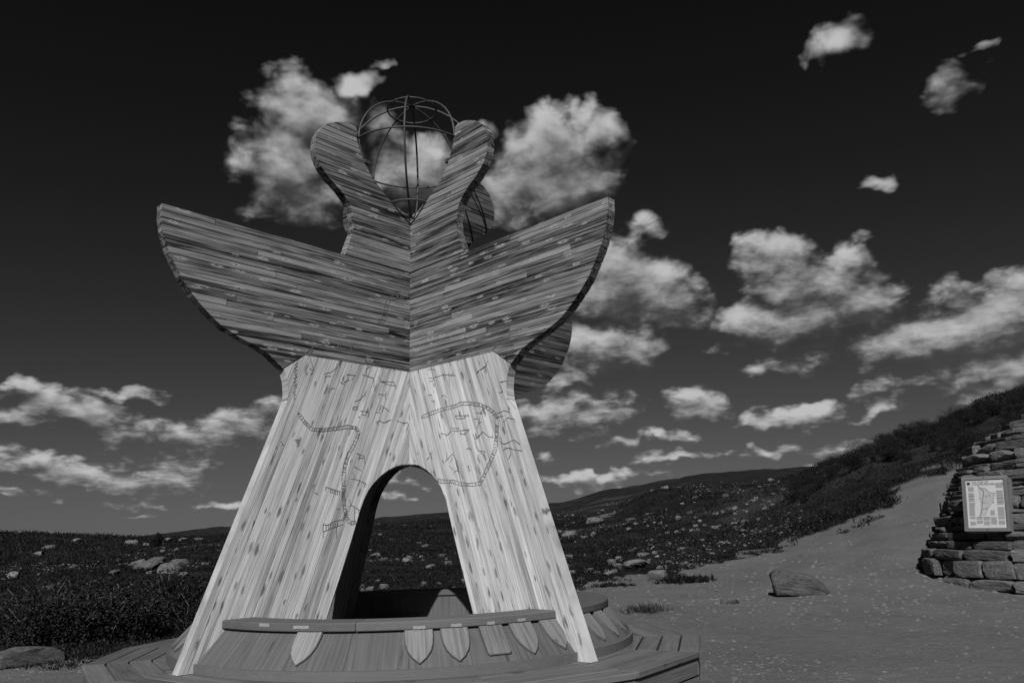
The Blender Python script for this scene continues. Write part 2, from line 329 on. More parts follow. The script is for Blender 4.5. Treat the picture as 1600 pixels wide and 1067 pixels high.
# photo column -> (distance, pixel row or height) ; 'z' heights near, rows where a skyline or slope shows
COLS=[(-700,[(16,.0,0),(40,.3,0),(70,1.5,0),(110,3.5,0),(150,2.5,0),(600,-2,0),(3000,25,0)]),
(-60,[(9,.05,0),(16,-.05,0),(28,.0,0),(45,.55,0),(75,1.9,0),(105,841,1),(140,2.6,0),(600,-4,0),(3000,20,0),(4500,10,0)]),
(150,[(9,.05,0),(16,-.05,0),(28,.05,0),(45,.5,0),(75,1.8,0),(110,840,1),(150,2.6,0),(600,-4,0),(3000,22,0),(4500,10,0)]),
(260,[(9,.06,0),(16,.0,0),(28,.05,0),(45,.4,0),(75,1.6,0),(115,844,1),(160,2.4,0),(600,2,0),(3000,832,1),(4500,10,0)]),
(350,[(9,.06,0),(16,.0,0),(28,.05,0),(45,.4,0),(75,1.6,0),(115,843,1),(160,2.8,0),(600,6,0),(3000,822,1),(4500,20,0)]),
(480,[(16,.0,0),(28,.05,0),(45,.4,0),(75,1.6,0),(120,833,1),(170,4,0),(600,8,0),(3000,815,1),(4500,20,0)]),
(600,[(16,.0,0),(28,.05,0),(45,.4,0),(75,1.6,0),(120,822,1),(180,817,1),(600,10,0),(2500,813,1),(4500,807,1)]),
(700,[(16,.03,0),(28,.1,0),(45,.4,0),(75,1.8,0),(120,818,1),(200,812,1),(600,16,0),(2000,805,1),(4500,800,1)]),
(800,[(16,.06,0),(28,.15,0),(45,.6,0),(75,2.2,0),(120,813,1),(250,803,1),(600,19,0),(1500,793,1),(4500,90,0)]),
(880,[(16,.08,0),(28,.2,0),(45,.7,0),(75,833,1),(120,822,1),(250,802,1),(500,797,1),(1100,782,1),(2000,40,0)]),
(960,[(16,.1,0),(28,.2,0),(45,.85,0),(70,826,1),(105,803,1),(150,800,1),(300,788,1),(1100,765,1),(2000,50,0)]),
(1040,[(9,.1,0),(16,.1,0),(28,.25,0),(42,852,1),(60,826,1),(85,790,1),(105,768,1),(150,7.2,0),(300,765,1),(1100,750,1),(2000,60,0)]),
(1120,[(9,.1,0),(16,.1,0),(28,.3,0),(40,848,1),(55,822,1),(75,788,1),(100,761,1),(150,8.,0),(300,755,1),(1100,740,1),(2000,70,0)]),
(1210,[(9,.1,0),(16,.1,0),(26,.4,0),(34,853,1),(46,815,1),(62,778,1),(90,757,1),(150,9.,0),(300,748,1),(1100,734,1),(2000,70,0)]),
(1260,[(9,.1,0),(16,.1,0),(26,.6,0),(34,838,1),(46,795,1),(60,755,1),(80,745,1),(150,9.5,0),(300,742,1),(1100,731,1),(2000,70,0)]),
(1310,[(9,.1,0),(16,.1,0),(22,.35,0),(28,.9,0),(34,823,1),(45,778,1),(58,731,1),(80,7.3,0),(300,24,0),(1100,732,1),(2000,70,0)]),
(1390,[(9,.1,0),(16,.1,0),(21,.3,0),(28,1.3,0),(36,788,1),(45,744,1),(56,697,1),(80,8.6,0),(300,24,0),(1100,80,0)]),
(1475,[(9,.1,0),(16,.08,0),(20,.15,0),(24,.6,0),(32,2.3,0),(40,742,1),(48,705,1),(58,664,1),(85,10,0),(300,28,0),(1100,80,0)]),
(1600,[(9,.1,0),(16,.06,0),(20,.1,0),(26,.8,0),(34,3.,0),(42,715,1),(56,626,1),(85,13.,0),(300,35,0),(1100,90,0)]),
(2000,[(9,.1,0),(16,.05,0),(20,.1,0),(28,.9,0),(36,3.5,0),(46,8.,0),(60,13.5,0),(85,17,0),(300,45,0),(1100,100,0)]),
(3200,[(9,.1,0),(20,.1,0),(30,.9,0),(60,9,0),(85,12,0),(300,30,0),(1100,60,0)])]
LD=np.linspace(math.log(.5),math.log(6500),260)
azs=[];prof=[]
for x,pts in COLS:
    a=az_el(x,HOR(x))[0]
    ds=[.5,6.];zs=[.06,.06]
    for d,v,isrow in pts:
        z=v if not isrow else at_dist(x,v,d)[2]
        ds.append(d);zs.append(z)
    ds.append(6500);zs.append(zs[-1]-10)
    ld=np.log(ds)
    # work on slope from the eye so that skylines stay where they are; smooth slightly
    h=np.interp(LD,ld,(np.array(zs)-1.6)/np.array(ds))
    k=np.array([1,2,1.])/4
    for _ in range(2): h[1:-1]=np.convolve(h,k,'valid')
    azs.append(a);prof.append(h)
azs=[-math.pi,-1.9]+azs+[1.9,math.pi]
flat=(np.interp(LD,np.log([.5,30,200,6500]),[.06,.1,2.,40])-1.6)/np.exp(LD)
prof=[flat,flat]+prof+[flat,flat]
azs=np.array(azs);prof=np.array(prof)
GRAVEL=np.array([(-700,13),(0,14.0),(70,14.3),(130,14.8),(300,15.),(600,15),(800,17),(880,23.5),(925,25),(960,26.5),(1010,28.5),(1060,30),(1110,32),(1160,33),(1215,34),(1310,34.5),(1380,36.5),(1440,39),(1480,41),(1540,40),(1700,34),(3000,26)],float)
GA=np.array([az_el(x,HOR(x))[0] for x in GRAVEL[:,0]]);GD=GRAVEL[:,1]
SP=(az_el(945,808)[0],118.)
def polar(x,y):
    dx=np.asarray(x)-CAM[0];dy=np.asarray(y)-CAM[1]; return np.arctan2(dx,dy),np.hypot(dx,dy)
def gravel(x,y):
    a,d=polar(x,y); lim=np.interp(a,GA,GD,left=14,right=20)
    n=fbm(np.asarray(x)*.7,np.asarray(y)*.7,5,5,.62)
    sandy=1-((a-SP[0])/R(1.5))**2-((d-SP[1])/26)**2+n*1.2
    return np.maximum(np.clip(sandy*3,0,.8),np.clip(.5+(lim*(1+n*np.interp(lim,[16,30],[.16,.42]))-d)/(lim*.035),0,1))
def H(x,y,rough=True):
    a,d=polar(x,y); x=np.asarray(x,float);y=np.asarray(y,float)
    ld=np.log(np.clip(d,.5,6500)); t=(ld-LD[0])/(LD[1]-LD[0]); i=np.clip(t.astype(int),0,len(LD)-2); ft=np.clip(t-i,0,1)
    j=np.clip(np.searchsorted(azs,a)-1,0,len(azs)-2); fa=np.clip((a-azs[j])/(azs[j+1]-azs[j]),0,1); fa=fa*fa*(3-2*fa)*.5+fa*.5
    h=(prof[j,i]*(1-ft)+prof[j,i+1]*ft)*(1-fa)+(prof[j+1,i]*(1-ft)+prof[j+1,i+1]*ft)*fa
    z=1.6+h*d
    if rough:
        gr=gravel(x,y)
        amp=(1-gr)*np.clip((d-9)/20,0,1)
        z=z+amp*(fbm(x*.22,y*.22,4,1)*.5+fbm(x*.055,y*.055,4,2)*np.clip(d/60,0,1.6)*1.1+fbm(x*.012,y*.012,4,3)*np.clip((d-150)/400,0,2)*5)
        z=z+gr*(fbm(x*.5,y*.5,3,9)*.08+fbm(x*2.1,y*2.1,3,10)*.02)*np.clip((d-5)/5,0,1)
    return z
rr=np.concatenate([[0.05],np.exp(np.linspace(math.log(1.5),math.log(6400),430))])
inv=np.linspace(R(-44),R(46),620); outv=np.linspace(R(46),R(360-44),72)[1:-1]
aa=np.concatenate([inv,outv]); na=len(aa);nr=len(rr)
A,D=np.meshgrid(aa,rr); X=CAM[0]+D*np.sin(A);Y=CAM[1]+D*np.cos(A)
Z=H(X,Y); V=np.stack([X,Y,Z],-1).reshape(-1,3)
idx=np.arange(nr*na).reshape(nr,na); nx=np.roll(idx,-1,1)
Q=np.stack([idx[:-1],nx[:-1],nx[1:],idx[1:]],-1).reshape(-1,4)[:, ::-1]
m,nt,b=mat('ground_cover'); b.inputs['Roughness'].default_value=.95; b.inputs['Specular IOR Level'].default_value=.1
at=N(nt,'ShaderNodeAttribute',attribute_name='gravel'); ge=N(nt,'ShaderNodeNewGeometry'); pos=ge.outputs['Position']
n1=NOISE(nt,pos,.55,6,.6); n2=NOISE(nt,pos,7.,6,.65); n3=NOISE(nt,pos,45.,3,.6); n4=NOISE(nt,pos,.12,4,.6)
vo=N(nt,'ShaderNodeTexVoronoi'); nt.links.new(pos,vo.inputs['Vector']); vo.inputs['Scale'].default_value=22.
vs=N(nt,'ShaderNodeSeparateColor'); nt.links.new(vo.outputs['Color'],vs.inputs[0])
gv=M(nt,'MULTIPLY_ADD',M(nt,'SUBTRACT',n2,.5),.075,.125); gv=M(nt,'MULTIPLY_ADD',M(nt,'SUBTRACT',n1,.5),.085,gv); gv=M(nt,'MULTIPLY_ADD',M(nt,'SUBTRACT',n4,.5),.05,gv); gv=M(nt,'MULTIPLY_ADD',M(nt,'SUBTRACT',n3,.5),.10,gv)
spk=M(nt,'MULTIPLY',M(nt,'LESS_THAN',vs.outputs[0],.035),MR(nt,vo.outputs['Distance'],.1,.4,1.,0.)); gv=MIXF(nt,spk,gv,.28)
mv=MR(nt,M(nt,'MULTIPLY_ADD',M(nt,'SUBTRACT',n1,.5),1.3,n2),.25,.9,.004,.022,False)
bare=MR(nt,M(nt,'MULTIPLY_ADD',n4,.5,M(nt,'MULTIPLY',n2,.5)),.56,.66); mv=MIXF(nt,M(nt,'MULTIPLY',bare,.7),mv,.045); n6=NOISE(nt,VM(nt,'MULTIPLY',pos,(.02,.02,.06)),1.,7,.68); mv=MIXF(nt,MR(nt,n6,.52,.66,0.,.7),mv,.05)
tot=MIXF(nt,at.outputs['Fac'],mv,gv); nt.links.new(grey(nt,tot),b.inputs['Base Color'])
bump(nt,b,M(nt,'MULTIPLY_ADD',n3,.5,n2),.9,.06)
me=npmesh('ground',V,Q,m,True)
at_=me.attributes.new('gravel','FLOAT','POINT'); gvals=gravel(V[:,0],V[:,1]); at_.data.foreach_set('value',gvals.astype(np.float32))
ground=obj('ground',me); ground['kind']='structure'
def hz(x,y): return float(H(np.array([x]),np.array([y]))[0])
def ground_at(px,py,d0=8.,d1=400.):      # where a pixel's direction meets the terrain
    d=ray(px,py); k=math.hypot(d[0],d[1])
    ts=np.exp(np.linspace(math.log(d0),math.log(d1),1600))/k
    P=CAM[None]+ts[:,None]*d[None]; hh=H(P[:,0],P[:,1]); s=np.where(P[:,2]<=hh)[0]
    i=s[0] if len(s) else len(ts)-1
    return np.array([P[i,0],P[i,1],hh[i]]),float(np.hypot(P[i,0]-CAM[0],P[i,1]-CAM[1]))
# ------------------------------------------------------------------ monument
CEN=np.array([0,.085,0.]); TH=.12
HEAD=[(1.015,5.005),(.955,5.19),(.905,5.33),(.9,5.46),(.93,5.60),(.985,5.70),(1.05,5.77),(1.13,5.84),(1.28,5.935),(1.40,6.05),(1.465,6.17),(1.487,6.31),(1.475,6.40),(1.45,6.49),(1.385,6.6),(1.28,6.69),(1.16,6.745),(1.05,6.78),(.96,6.785),(.9,6.76),
(.885,6.6),(.85,6.5),(.79,6.36),(.72,6.25),(.62,6.13),(.5,6.03),(.35,5.925),(.17,5.84),(0,5.79),(0,5.005)]
WING=[(0,4.995),(3.228,4.99),(3.22,4.84),(3.19,4.70),(3.13,4.53),(3.06,4.405),(2.93,4.2),(2.83,4.09),(2.72,3.985),(2.61,3.895),(2.5,3.82),(2.3,3.735),(2.08,3.66),(1.95,3.60),(1.86,3.53),(1.78,3.47),(1.515,3.668),(0,3.675)]
LEG=[(0,3.668),(1.505,3.66),(1.765,3.468),(1.715,3.33),(1.70,3.2),(1.715,3.09),(2.703,.442),(1.25,.442),(1.13,.78),(.98,1.182),(.83,1.60),(.745,1.85),(.71,1.96),(.66,2.08),(.60,2.18),(.52,2.27),(.43,2.35),(.32,2.42),(.2,2.475),(.1,2.497),(0,2.505)]
def clip(poly,n,c,keep_less=True):        # keep points with n.p<=c
    out=[];k=len(poly)
    for i in range(k):
        p,q=np.array(poly[i]),np.array(poly[(i+1)%k]); a=p@n-c;b_=q@n-c
        if not keep_less: a,b_=-a,-b_
        if a<=0: out.append(tuple(p))
        if (a<0<b_) or (b_<0<a): out.append(tuple(p+(q-p)*(a/(a-b_))))
    return out
def area(p):
    p=np.array(p); return .5*abs(np.sum(p[:,0]*np.roll(p[:,1],-1)-np.roll(p[:,0],-1)*p[:,1])) if len(p)>2 else 0
def strips(poly,nvec,width,rng,butt,gap=.0022):
    nvec=np.array(nvec)/np.linalg.norm(nvec); tv=np.array([nvec[1],-nvec[0]])
    P=np.array(poly); s=P@nvec; lo,hi=s.min(),s.max(); k=max(1,round((hi-lo)/width)); wd=(hi-lo)/k
    res=[]
    for i in range(k):
        gap=rng.choice([.0018,.0025,.0035,.005]); p=clip(poly,nvec,lo+(i+1)*wd-gap,True); 
        if len(p)<3: continue
        p=clip(p,nvec,lo+i*wd+gap,False)
        if area(p)<.0001: continue
        tt=np.array(p)@tv; a,b_=tt.min(),tt.max(); cuts=[]
        if butt and b_-a>1.0:
            x=a+rng.uniform(.3,4.6)
            while x<b_-.25: cuts.append(x); x+=rng.uniform(1.8,4.)
        segs=[a-1]+cuts+[b_+1]
        for c0,c1 in zip(segs[:-1],segs[1:]):
            q=clip(p,tv,c1-.004,True)
            if len(q)>2: q=clip(q,tv,c0+.004,False)
            if area(q)>.0001: res.append(q)
    return res
mon=empty('monument',(0,.085,0),'tall carved timber monument of crossed winged panels on arched pale legs','monument')
s2=math.sqrt(.5)
DIRS={'L':(-s2,-s2),'R':(s2,-s2),'BL':(-s2,s2),'BR':(s2,s2)}
panels={}
for key,dv in DIRS.items():
    rng=random.Random({'L':3,'R':8,'BL':5,'BR':11}[key]); th=math.atan2(dv[1],dv[0])
    def sh(poly,e=0): return [(p[0]+TH/2,p[1]) for p in poly]
    def shrink(poly,e):
        P=np.array(poly); c=[]
        n=len(P); a=np.sum(P[:,0]*np.roll(P[:,1],-1)-np.roll(P[:,0],-1)*P[:,1]); sg=1 if a>0 else -1
        for i in range(n):
            t=P[(i+1)%n]-P[i-1]; t/=np.linalg.norm(t)+1e-9; c.append(tuple(P[i]+sg*e*np.array([-t[1],t[0]])))
        return c
    cores=[prism(shrink(sh(q),.012),-.03,.03) for q in (HEAD,WING,LEG)]
    v,f=merge(*cores)
    po=obj('side_panel',mesh('side_panel',v,f,MCORE),mon); po.rotation_euler=(0,0,th); panels[key]=(po,th)
    for poly,nv,wd,mt,butt in ((HEAD,(0,1),.074,WD,True),(WING,(0,1),.074,WD,True),(LEG,(1,TILT),.088,WL,rng.random()<.9)):
        bt=butt and mt is WD
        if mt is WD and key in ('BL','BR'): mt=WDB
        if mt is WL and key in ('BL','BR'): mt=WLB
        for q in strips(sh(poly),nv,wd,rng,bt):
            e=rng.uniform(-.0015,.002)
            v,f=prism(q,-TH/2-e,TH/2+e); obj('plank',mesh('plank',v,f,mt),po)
# added dark strips along the arch curve, standing in for its inner shade
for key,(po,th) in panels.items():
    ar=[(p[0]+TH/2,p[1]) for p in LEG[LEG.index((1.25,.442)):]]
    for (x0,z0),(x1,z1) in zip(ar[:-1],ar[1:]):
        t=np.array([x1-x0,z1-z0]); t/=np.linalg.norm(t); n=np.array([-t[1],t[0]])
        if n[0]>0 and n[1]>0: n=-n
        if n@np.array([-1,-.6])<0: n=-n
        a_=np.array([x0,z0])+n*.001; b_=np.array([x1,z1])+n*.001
        v,f=prism([tuple(a_),tuple(b_),tuple(b_+n*.012),tuple(a_+n*.012)],-TH/2+.006,TH/2-.006); obj('arch_shade_strip',mesh('arch_shade_strip',v,f,WDB),po)
# middle post where the four panels meet
v,f=box(-TH/2+.002,TH/2-.002,-TH/2+.002,TH/2-.002,2.505,5.78)
po=obj('centre_post',mesh('centre_post',v,f,MCORE),mon); po.rotation_euler=(0,0,R(45))
# carved figures, drawn on the two faces in (r,z)
def onface(px,py,key):
    d=np.array([DIRS[key][0],DIRS[key][1],0.]); n=np.array([-d[1],d[0],0]); v=ray(px,py)
    t=(-(CAM@n))/(v@n); P_=CAM+t*v; return (P_@d+TH/2,P_[2])
def ribbon(pts,wd,y,side):
    P=np.array(pts); parts=[]
    for i in range(len(P)-1):
        a,b_=P[i],P[i+1]; t=b_-a; L=np.linalg.norm(t)
        if L<1e-5: continue
        t=t/L; n=np.array([-t[1],t[0]])*wd/2; a=a-t*wd*.3; b2=b_+t*wd*.3
        y0,y1=(y,y+.002) if side>0 else (-y-.002,-y)
        parts.append(prism([tuple(a-n),tuple(b2-n),tuple(b2+n),tuple(a+n)],y0,y1))
    return merge(*parts)
def carve(key,name,lines,org,sc,wd=.006,mt=None):
    po,th=panels[key]; side=1 if key=='L' else -1
    parts=[]
    for ln in lines:
        pts=[onface(org[0]+x/sc,org[1]+y/sc,key) for x,y in ln]; parts.append(ribbon(pts,wd,TH/2+.0026,side))
    v,f=merge(*parts); return obj(name,mesh(name,v,f,mt or MCARVE),po)
def snake(key,path,org,sc,wpx,mt=None,step=11,name='carved_snake'):
    P=np.array(path,float); seg=np.linalg.norm(np.diff(P,axis=0),axis=1); L=np.concatenate([[0],np.cumsum(seg)])
    tt=np.linspace(0,L[-1],int(L[-1]/step)); C=np.stack([np.interp(tt,L,P[:,0]),np.interp(tt,L,P[:,1])],1)
    T=np.gradient(C,axis=0); T/=np.linalg.norm(T,axis=1)[:,None]; Nn=np.stack([-T[:,1],T[:,0]],1)
    rg=random.Random(5); k=np.array([rg.uniform(.75,1.1) for _ in tt])*wpx/2
    k[:3]*=np.array([.3,.6,.8])
    a=C+Nn*k[:,None];b_=C-Nn*k[:,None]
    lines=[list(map(tuple,a)),list(map(tuple,b_))]+[[tuple(a[i]),tuple(b_[min(len(b_)-1,i+rg.choice([0,0,1]))])] for i in range(0,len(C),1) if rg.random()<.8]
    return carve(key,name,lines,org,sc,.0036,mt)
snake('L',[(25,120),(75,190),(130,245),(200,250),(300,240),(400,225),(470,235),(485,270),(460,340),(430,400),(395,470),(378,540),(370,620),(370,700),(372,770),(380,860),(400,930),(430,955),(462,945)],(460,620),4.85,25)
snake('R',[(110,310),(200,270),(300,235),(380,215),(450,195),(470,180),(560,178),(650,190),(720,215),(780,260),(805,310),(810,380),(808,450),(800,540),(795,610),(770,670),(730,760),(690,850),(650,920),(560,930),(480,925),(400,900),(300,900),(262,885)],(640,600),5.928,31,step=14)
rz_=random.Random(6); zz=[(282-(i%2)*rz_.uniform(6,18)-i*.5+rz_.uniform(-4,4),90+i*9+rz_.uniform(-3,3)) for i in range(22)]
for fig in [[[(425,145),(455,140),(490,110),(485,95)],[(425,145),(425,190)],[(425,160),(455,158)]],[[(540,150),(585,155)],[(525,190),(550,178),(540,150)],[(505,190),(525,200)]],
 [[(620,150),(680,170),(680,215)],[(645,160),(640,120),(660,110)]],[[(715,185),(785,190),(795,225)],[(715,185),(760,205),(795,208)],[(705,160),(715,185)]],[[(705,250),(740,260),(740,282)],[(705,250),(712,275)]],
 [[(715,308),(762,342)],[(730,320),(722,345)]],[[(690,347),(715,350)]],[[(568,322),(598,315),(592,332),(568,330)],[(580,292),(610,280),(625,258)]],[[(610,340),(655,345),(650,372)],[(615,360),(640,362)],[(600,375),(606,368)]],
 [[(690,400),(712,390),(730,402),(770,385)],[(700,392),(700,412)],[(750,388),(746,400)]],[[(800,390),(830,402),(855,400)],[(838,402),(836,415)]],[[(590,560),(630,575),(633,612)],[(605,568),(600,592)],[(605,585),(628,585)]],
 [[(578,630),(615,650)]],[[(562,692),(600,700),(640,720)],[(570,660),(582,690)],[(605,702),(600,730)],[(636,718),(630,735)]],[[(428,735),(505,760)],[(430,735),(428,755)]]+[[(455+i*9,746+i*3),(453+i*9,765+i*3)] for i in range(6)],
 [[(550,800),(562,830),(605,855)],[(560,830),(552,838)],[(580,845),(580,920)],[(600,855),(602,880)]],[[(415,930),(440,935),(470,915),(520,905)],[(415,930),(415,1000)],[(485,940),(485,1000)],[(415,970),(460,950),(520,930)]]+[[(430+i*12,932-i*2),(430+i*12,955-i*3)] for i in range(6)],
 [[(198,498),(202,515),(210,516)]],[[(268,492),(285,488),(276,505)]],[[(374,764),(388,774)]],[[(345,60),(358,98),(366,130)],[(345,120),(362,128)],[(350,150),(362,140)]],[[(488,850),(500,851)]],[[(455,222),(478,222)]],[zz]]:
    carve('L','carved_animal',fig,(380,540),3.336)
for fig in [[[(425,292),(545,290)],[(425,292),(440,320),(510,315),(525,290)],[(540,280),(550,298)]],[[(290,455),(350,470),(385,440),(385,385)],[(340,480),(365,460)]],[[(395,410),(460,408),(455,435),(400,430)],[(420,435),(418,465)]],
 [[(470,430),(555,420),(510,465),(470,455)],[(470,430),(472,470)]],[[(590,465),(610,510),(680,440),(740,490),(772,490)],[(610,520),(620,580),(645,615)],[(655,470),(640,500)],[(770,465),(775,500)]],[[(640,615),(700,625),(690,660)],[(660,630),(680,650),(705,700)]],
 [[(330,720),(400,645),(445,720)],[(380,722),(400,680)],[(345,700),(345,640)]],[[(370,755),(405,795)]],[[(410,835),(415,812),(435,799),(465,808),(495,870)]],[[(815,270),(880,245),(930,260)],[(800,312),(840,297),(870,295)]],[[(868,352),(910,310),(970,322),(980,350)],[(880,345),(878,390)]],
 [[(850,540),(880,555),(970,515),(1022,556)]],[[(870,612),(890,592),(930,590),(960,605),(1040,615)],[(930,600),(940,650),(918,692)]],[[(620,260),(655,272),(680,270),(660,262),(695,225)]],[[(170,108),(185,100),(205,100),(212,112)],[(228,60),(225,80)]],[[(298,112),(310,104),(330,106),(342,122)]],[[(205,150),(220,162),(236,156)]],
 [[(600,322),(630,318)],[(650,312),(645,350),(630,410)],[(640,360),(665,350)]],[[(160,700),(185,675)],[(190,650),(205,630)]],[[(530,605),(550,590),(575,608)]]]:
    carve('R','carved_animal',fig,(640,600),5.928,.0062)
for fig in [[[(383,147),(400,127),(432,108),(440,80)],[(383,147),(390,130)],[(400,127),(438,98)]],[[(160,165),(185,160),(210,150)],[(210,150),(272,155)],[(238,140),(243,210)],[(250,160),(262,140)]],[[(130,125),(150,122),(170,128)]],[[(135,168),(158,170),(155,185),(138,185)]],[[(505,190),(530,185),(545,182)],[(505,205),(520,240),(500,245)],[(540,275),(582,283)]]]:
    carve('R','carved_animal',fig,(630,540),3.335,.0062)
snake('L',[(1290,372),(1200,372),(1125,392),(1090,440),(1075,520),(1062,600),(1005,598)],(420,400),5.93,40,MCARVE2,16)
for fig in [[[(628,850),(668,800),(660,870)],[(640,845),(690,865)]],[[(735,800),(770,885)],[(745,830),(790,805),(840,855)],[(755,845),(780,830)]],[[(440,845),(540,810)],[(345,895),(420,835)],[(385,890),(410,865)]]]:
    carve('L','carved_mark',fig,(420,400),5.93,.006)
for fig in [[[(740,820),(750,760)],[(760,805),(770,745)],[(780,760),(788,735)]],[[(460,925),(465,890),(500,895)],[(540,905),(543,880)]],[[(770,880),(785,850),(840,805),(860,815),(930,795),(945,820)]]]:
    carve('R','carved_mark',fig,(640,400),5.93,.005)
# wire globe
def cup(z):   # radius of the cage at height z
    zz_=[5.76,5.84,5.925,6.03,6.13,6.25,6.36,6.5,6.6,6.68]; r_=[.03,.17,.35,.5,.62,.72,.79,.85,.88,.89]
    if z<=6.68: return float(np.interp(z,zz_,r_))
    return .89*math.sqrt(max(0,1-((z-6.68)/.82)**2))
gl=empty('wire_globe',(0,.085,5.76),'wire cage globe of dark iron rods held between four timber lobes','globe')
for k in range(8):
    a=R(45*k+0); pts=[]
    for z in list(np.linspace(5.76,6.68,14))+[6.68+.82*math.sin(t) for t in np.linspace(.12,math.pi/2,12)]:
        r=max(cup(z)-.012,.004); pts.append((r*math.cos(a),r*math.sin(a),z-5.76))
    v,f=tube(pts,.0135,6); obj('meridian_rod',mesh('meridian_rod',v,f,MIRON,True),gl)
for z,r in ((7.435,.34),(6.68,.885),(5.91,.385)):
    pts=[(r*math.cos(t),r*math.sin(t),z-5.76) for t in np.linspace(0,2*math.pi,57)[:-1]]
    v,f=tube(pts,.0125,6,True); obj('ring_rod',mesh('ring_rod',v,f,MIRON,True),gl)
for k in range(4):
    a=R(45+90*k); z=6.38; r=cup(z)-.03
    v,f=box(r-.05,r+.02,-.03,.03,z-5.79,z-5.74); o=obj('clamp',mesh('clamp',v,f,MIRON),gl); o.rotation_euler=(0,0,a)
v,f=merge(*[tube([(0,0,.05),(.09*math.cos(R(k*45+22)),.09*math.sin(R(k*45+22)),.075)],.01,5) for k in range(8)]); obj('bottom_joint',mesh('bottom_joint',v,f,MIRON),gl)
# ------------------------------------------------------------------ platform
ZD=.44; NS=16; PH=R(-3.5)
plat=empty('wooden_platform',(0,.085,0),'sixteen-sided plank platform with stepped board rows under the monument','platform')
rows=[(3.42,3.213),(3.193,2.993),(2.973,2.773),(2.753,2.553),(2.533,2.3)]
rng=random.Random(4)
cs=math.cos(math.pi/NS); sn=math.sin(math.pi/NS)
for k in range(NS):
    mid=PH+2*math.pi*(k+.5)/NS
    for i,(ro,ri) in enumerate(rows):
        xo,xi=ro*cs,ri*cs; g_=.0025
        z0,z1=ZD-.05+rng.uniform(-.002,.002),ZD+rng.uniform(-.0025,.0015)
        yo,yi=ro*sn-g_,ri*sn-g_
        pts=[(xi,-yi),(xo,-yo),(xo,yo),(xi,yi)]
        ch=.006
        V_=[(x,y,z0) for x,y in pts]+[(x,y,z1-ch) for x,y in pts]+[(xi+ch,-yi+.002,z1),(xo-ch,-yo+.004,z1),(xo-ch,yo-.004,z1),(xi+ch,yi-.002,z1)]
        F_=[(3,2,1,0),(8,9,10,11)]
        for q in range(4):
            r_=(q+1)%4; F_+= [(q,r_,r_+4,q+4),(q+4,r_+4,r_+8,q+8)]
        # board local frame: grain along local x
        V2=[(y,-(x-xo),z) for x,y,z in V_]
        o=obj('deck_board',mesh('deck_board',V2,F_,WDECK),plat); o.rotation_euler=(0,0,mid+math.pi/2); o.location=(xo*math.cos(mid),xo*math.sin(mid),0)
    xo=3.352*cs; L=3.352*sn
    for z0,z1,e in ((.225,.385,0),(.045,.205,.004)):
        v,f=box(-L+.003,L-.003,-.042+e,-.007+e,z0,z1); o=obj('fascia_board',mesh('fascia_board',v,f,WDECK),plat); o.rotation_euler=(0,0,mid+math.pi/2); o.location=(xo*math.cos(mid),xo*math.sin(mid),0)
v=[(3.25*math.cos(t),3.25*math.sin(t),z) for z in (-.1,.37) for t in np.linspace(0,2*math.pi,33)[:-1]]
f=[(i,(i+1)%32,(i+1)%32+32,i+32) for i in range(32)]+[tuple(range(32,64))]
obj('under_frame',mesh('under_frame',v,f,MCORE),plat)
# ------------------------------------------------------------------ round plinth with rail and shields
pli=empty('round_plinth',(0,.085,ZD),'round sloping timber plinth with shield boards under a curved rail','plinth')
def sweep(sec,a0,a1,n,mt,name,parent=pli,zoff=ZD):
    """section polygon (r,z) swept over angles; object sits at its middle so that grain follows it"""
    V_=[];F_=[];k=len(sec); mid=(a0+a1)/2; r0=sec[0][0]
    for i in range(n+1):
        a=a0+(a1-a0)*i/n-mid
        for r,z in sec: V_.append((r*math.sin(a),-r*math.cos(a)+r0,z-zoff))
    for i in range(n):
        for j in range(k):
            j2=(j+1)%k; F_.append((i*k+j,i*k+j2,(i+1)*k+j2,(i+1)*k+j))
    F_.append(tuple(range(k-1,-1,-1))); F_.append(tuple(range(n*k,(n+1)*k)))
    o=obj(name,mesh(name,V_,F_,mt),parent); o.rotation_euler=(0,0,mid+math.pi/2); o.location=(r0*math.cos(mid),r0*math.sin(mid),0)
    return o
RT,RB,ZT,ZB=2.315,2.59,.815,.525
for q in range(4):
    c=R(-90+90*q); e=R(43.4); a0,a1=c-e,c+e
    sweep([(RB+.035,ZD+.001),(RB+.035,ZD+.085),(RB-.02,ZD+.087),(RB-.02,ZD+.001)],a0,a1,28,WRAIL,'base_ring')
    npan=7
    for i in range(npan):
        b0=a0+(a1-a0)*i/npan+.0006; b1=a0+(a1-a0)*(i+1)/npan-.0006
        sweep([(RB+.012,ZB-.002),(RT,ZT),(RT-.03,ZT),(RB-.02,ZB-.004)],b0,b1,4,WWALL,'wall_panel')
    sweep([(2.07,ZD+.001),(2.07,ZT),(2.04,ZT),(2.04,ZD+.001)],a0,a1,24,WWALL,'inner_wall')
    rs=[(2.36,.818),(2.365,.825),(2.365,.882),(2.355,.892),(2.02,.892),(2.01,.885),(2.01,.818)]
    if q==0:
        th_=R(-95.4); sweep(rs,a0,th_-.0012,18,WRAIL,'rail'); sweep(rs,th_+.0012,a1,18,WRAIL,'rail')
    else: sweep(rs,a0,a1,30,WRAIL,'rail')
v=[(0,0,.006)]+[(2.1*math.cos(t),2.1*math.sin(t),.006) for t in np.linspace(0,2*math.pi,49)[:-1]]
obj('inner_floor',mesh('inner_floor',v,[(0,i+1,(i+1)%48+1) for i in range(48)],WDECK),pli)
LS=math.hypot(RB+.012-RT,ZT-ZB+.002)
def cone_theta(px,py):
    d=ray(px,py)
    for t in np.linspace(5,9,1600):
        P_=CAM+d*t-CEN; rc=np.interp(P_[2],[ZB,ZT],[RB,RT]); 
        if math.hypot(P_[0],P_[1])<=rc: return math.atan2(P_[1],P_[0])
    return None
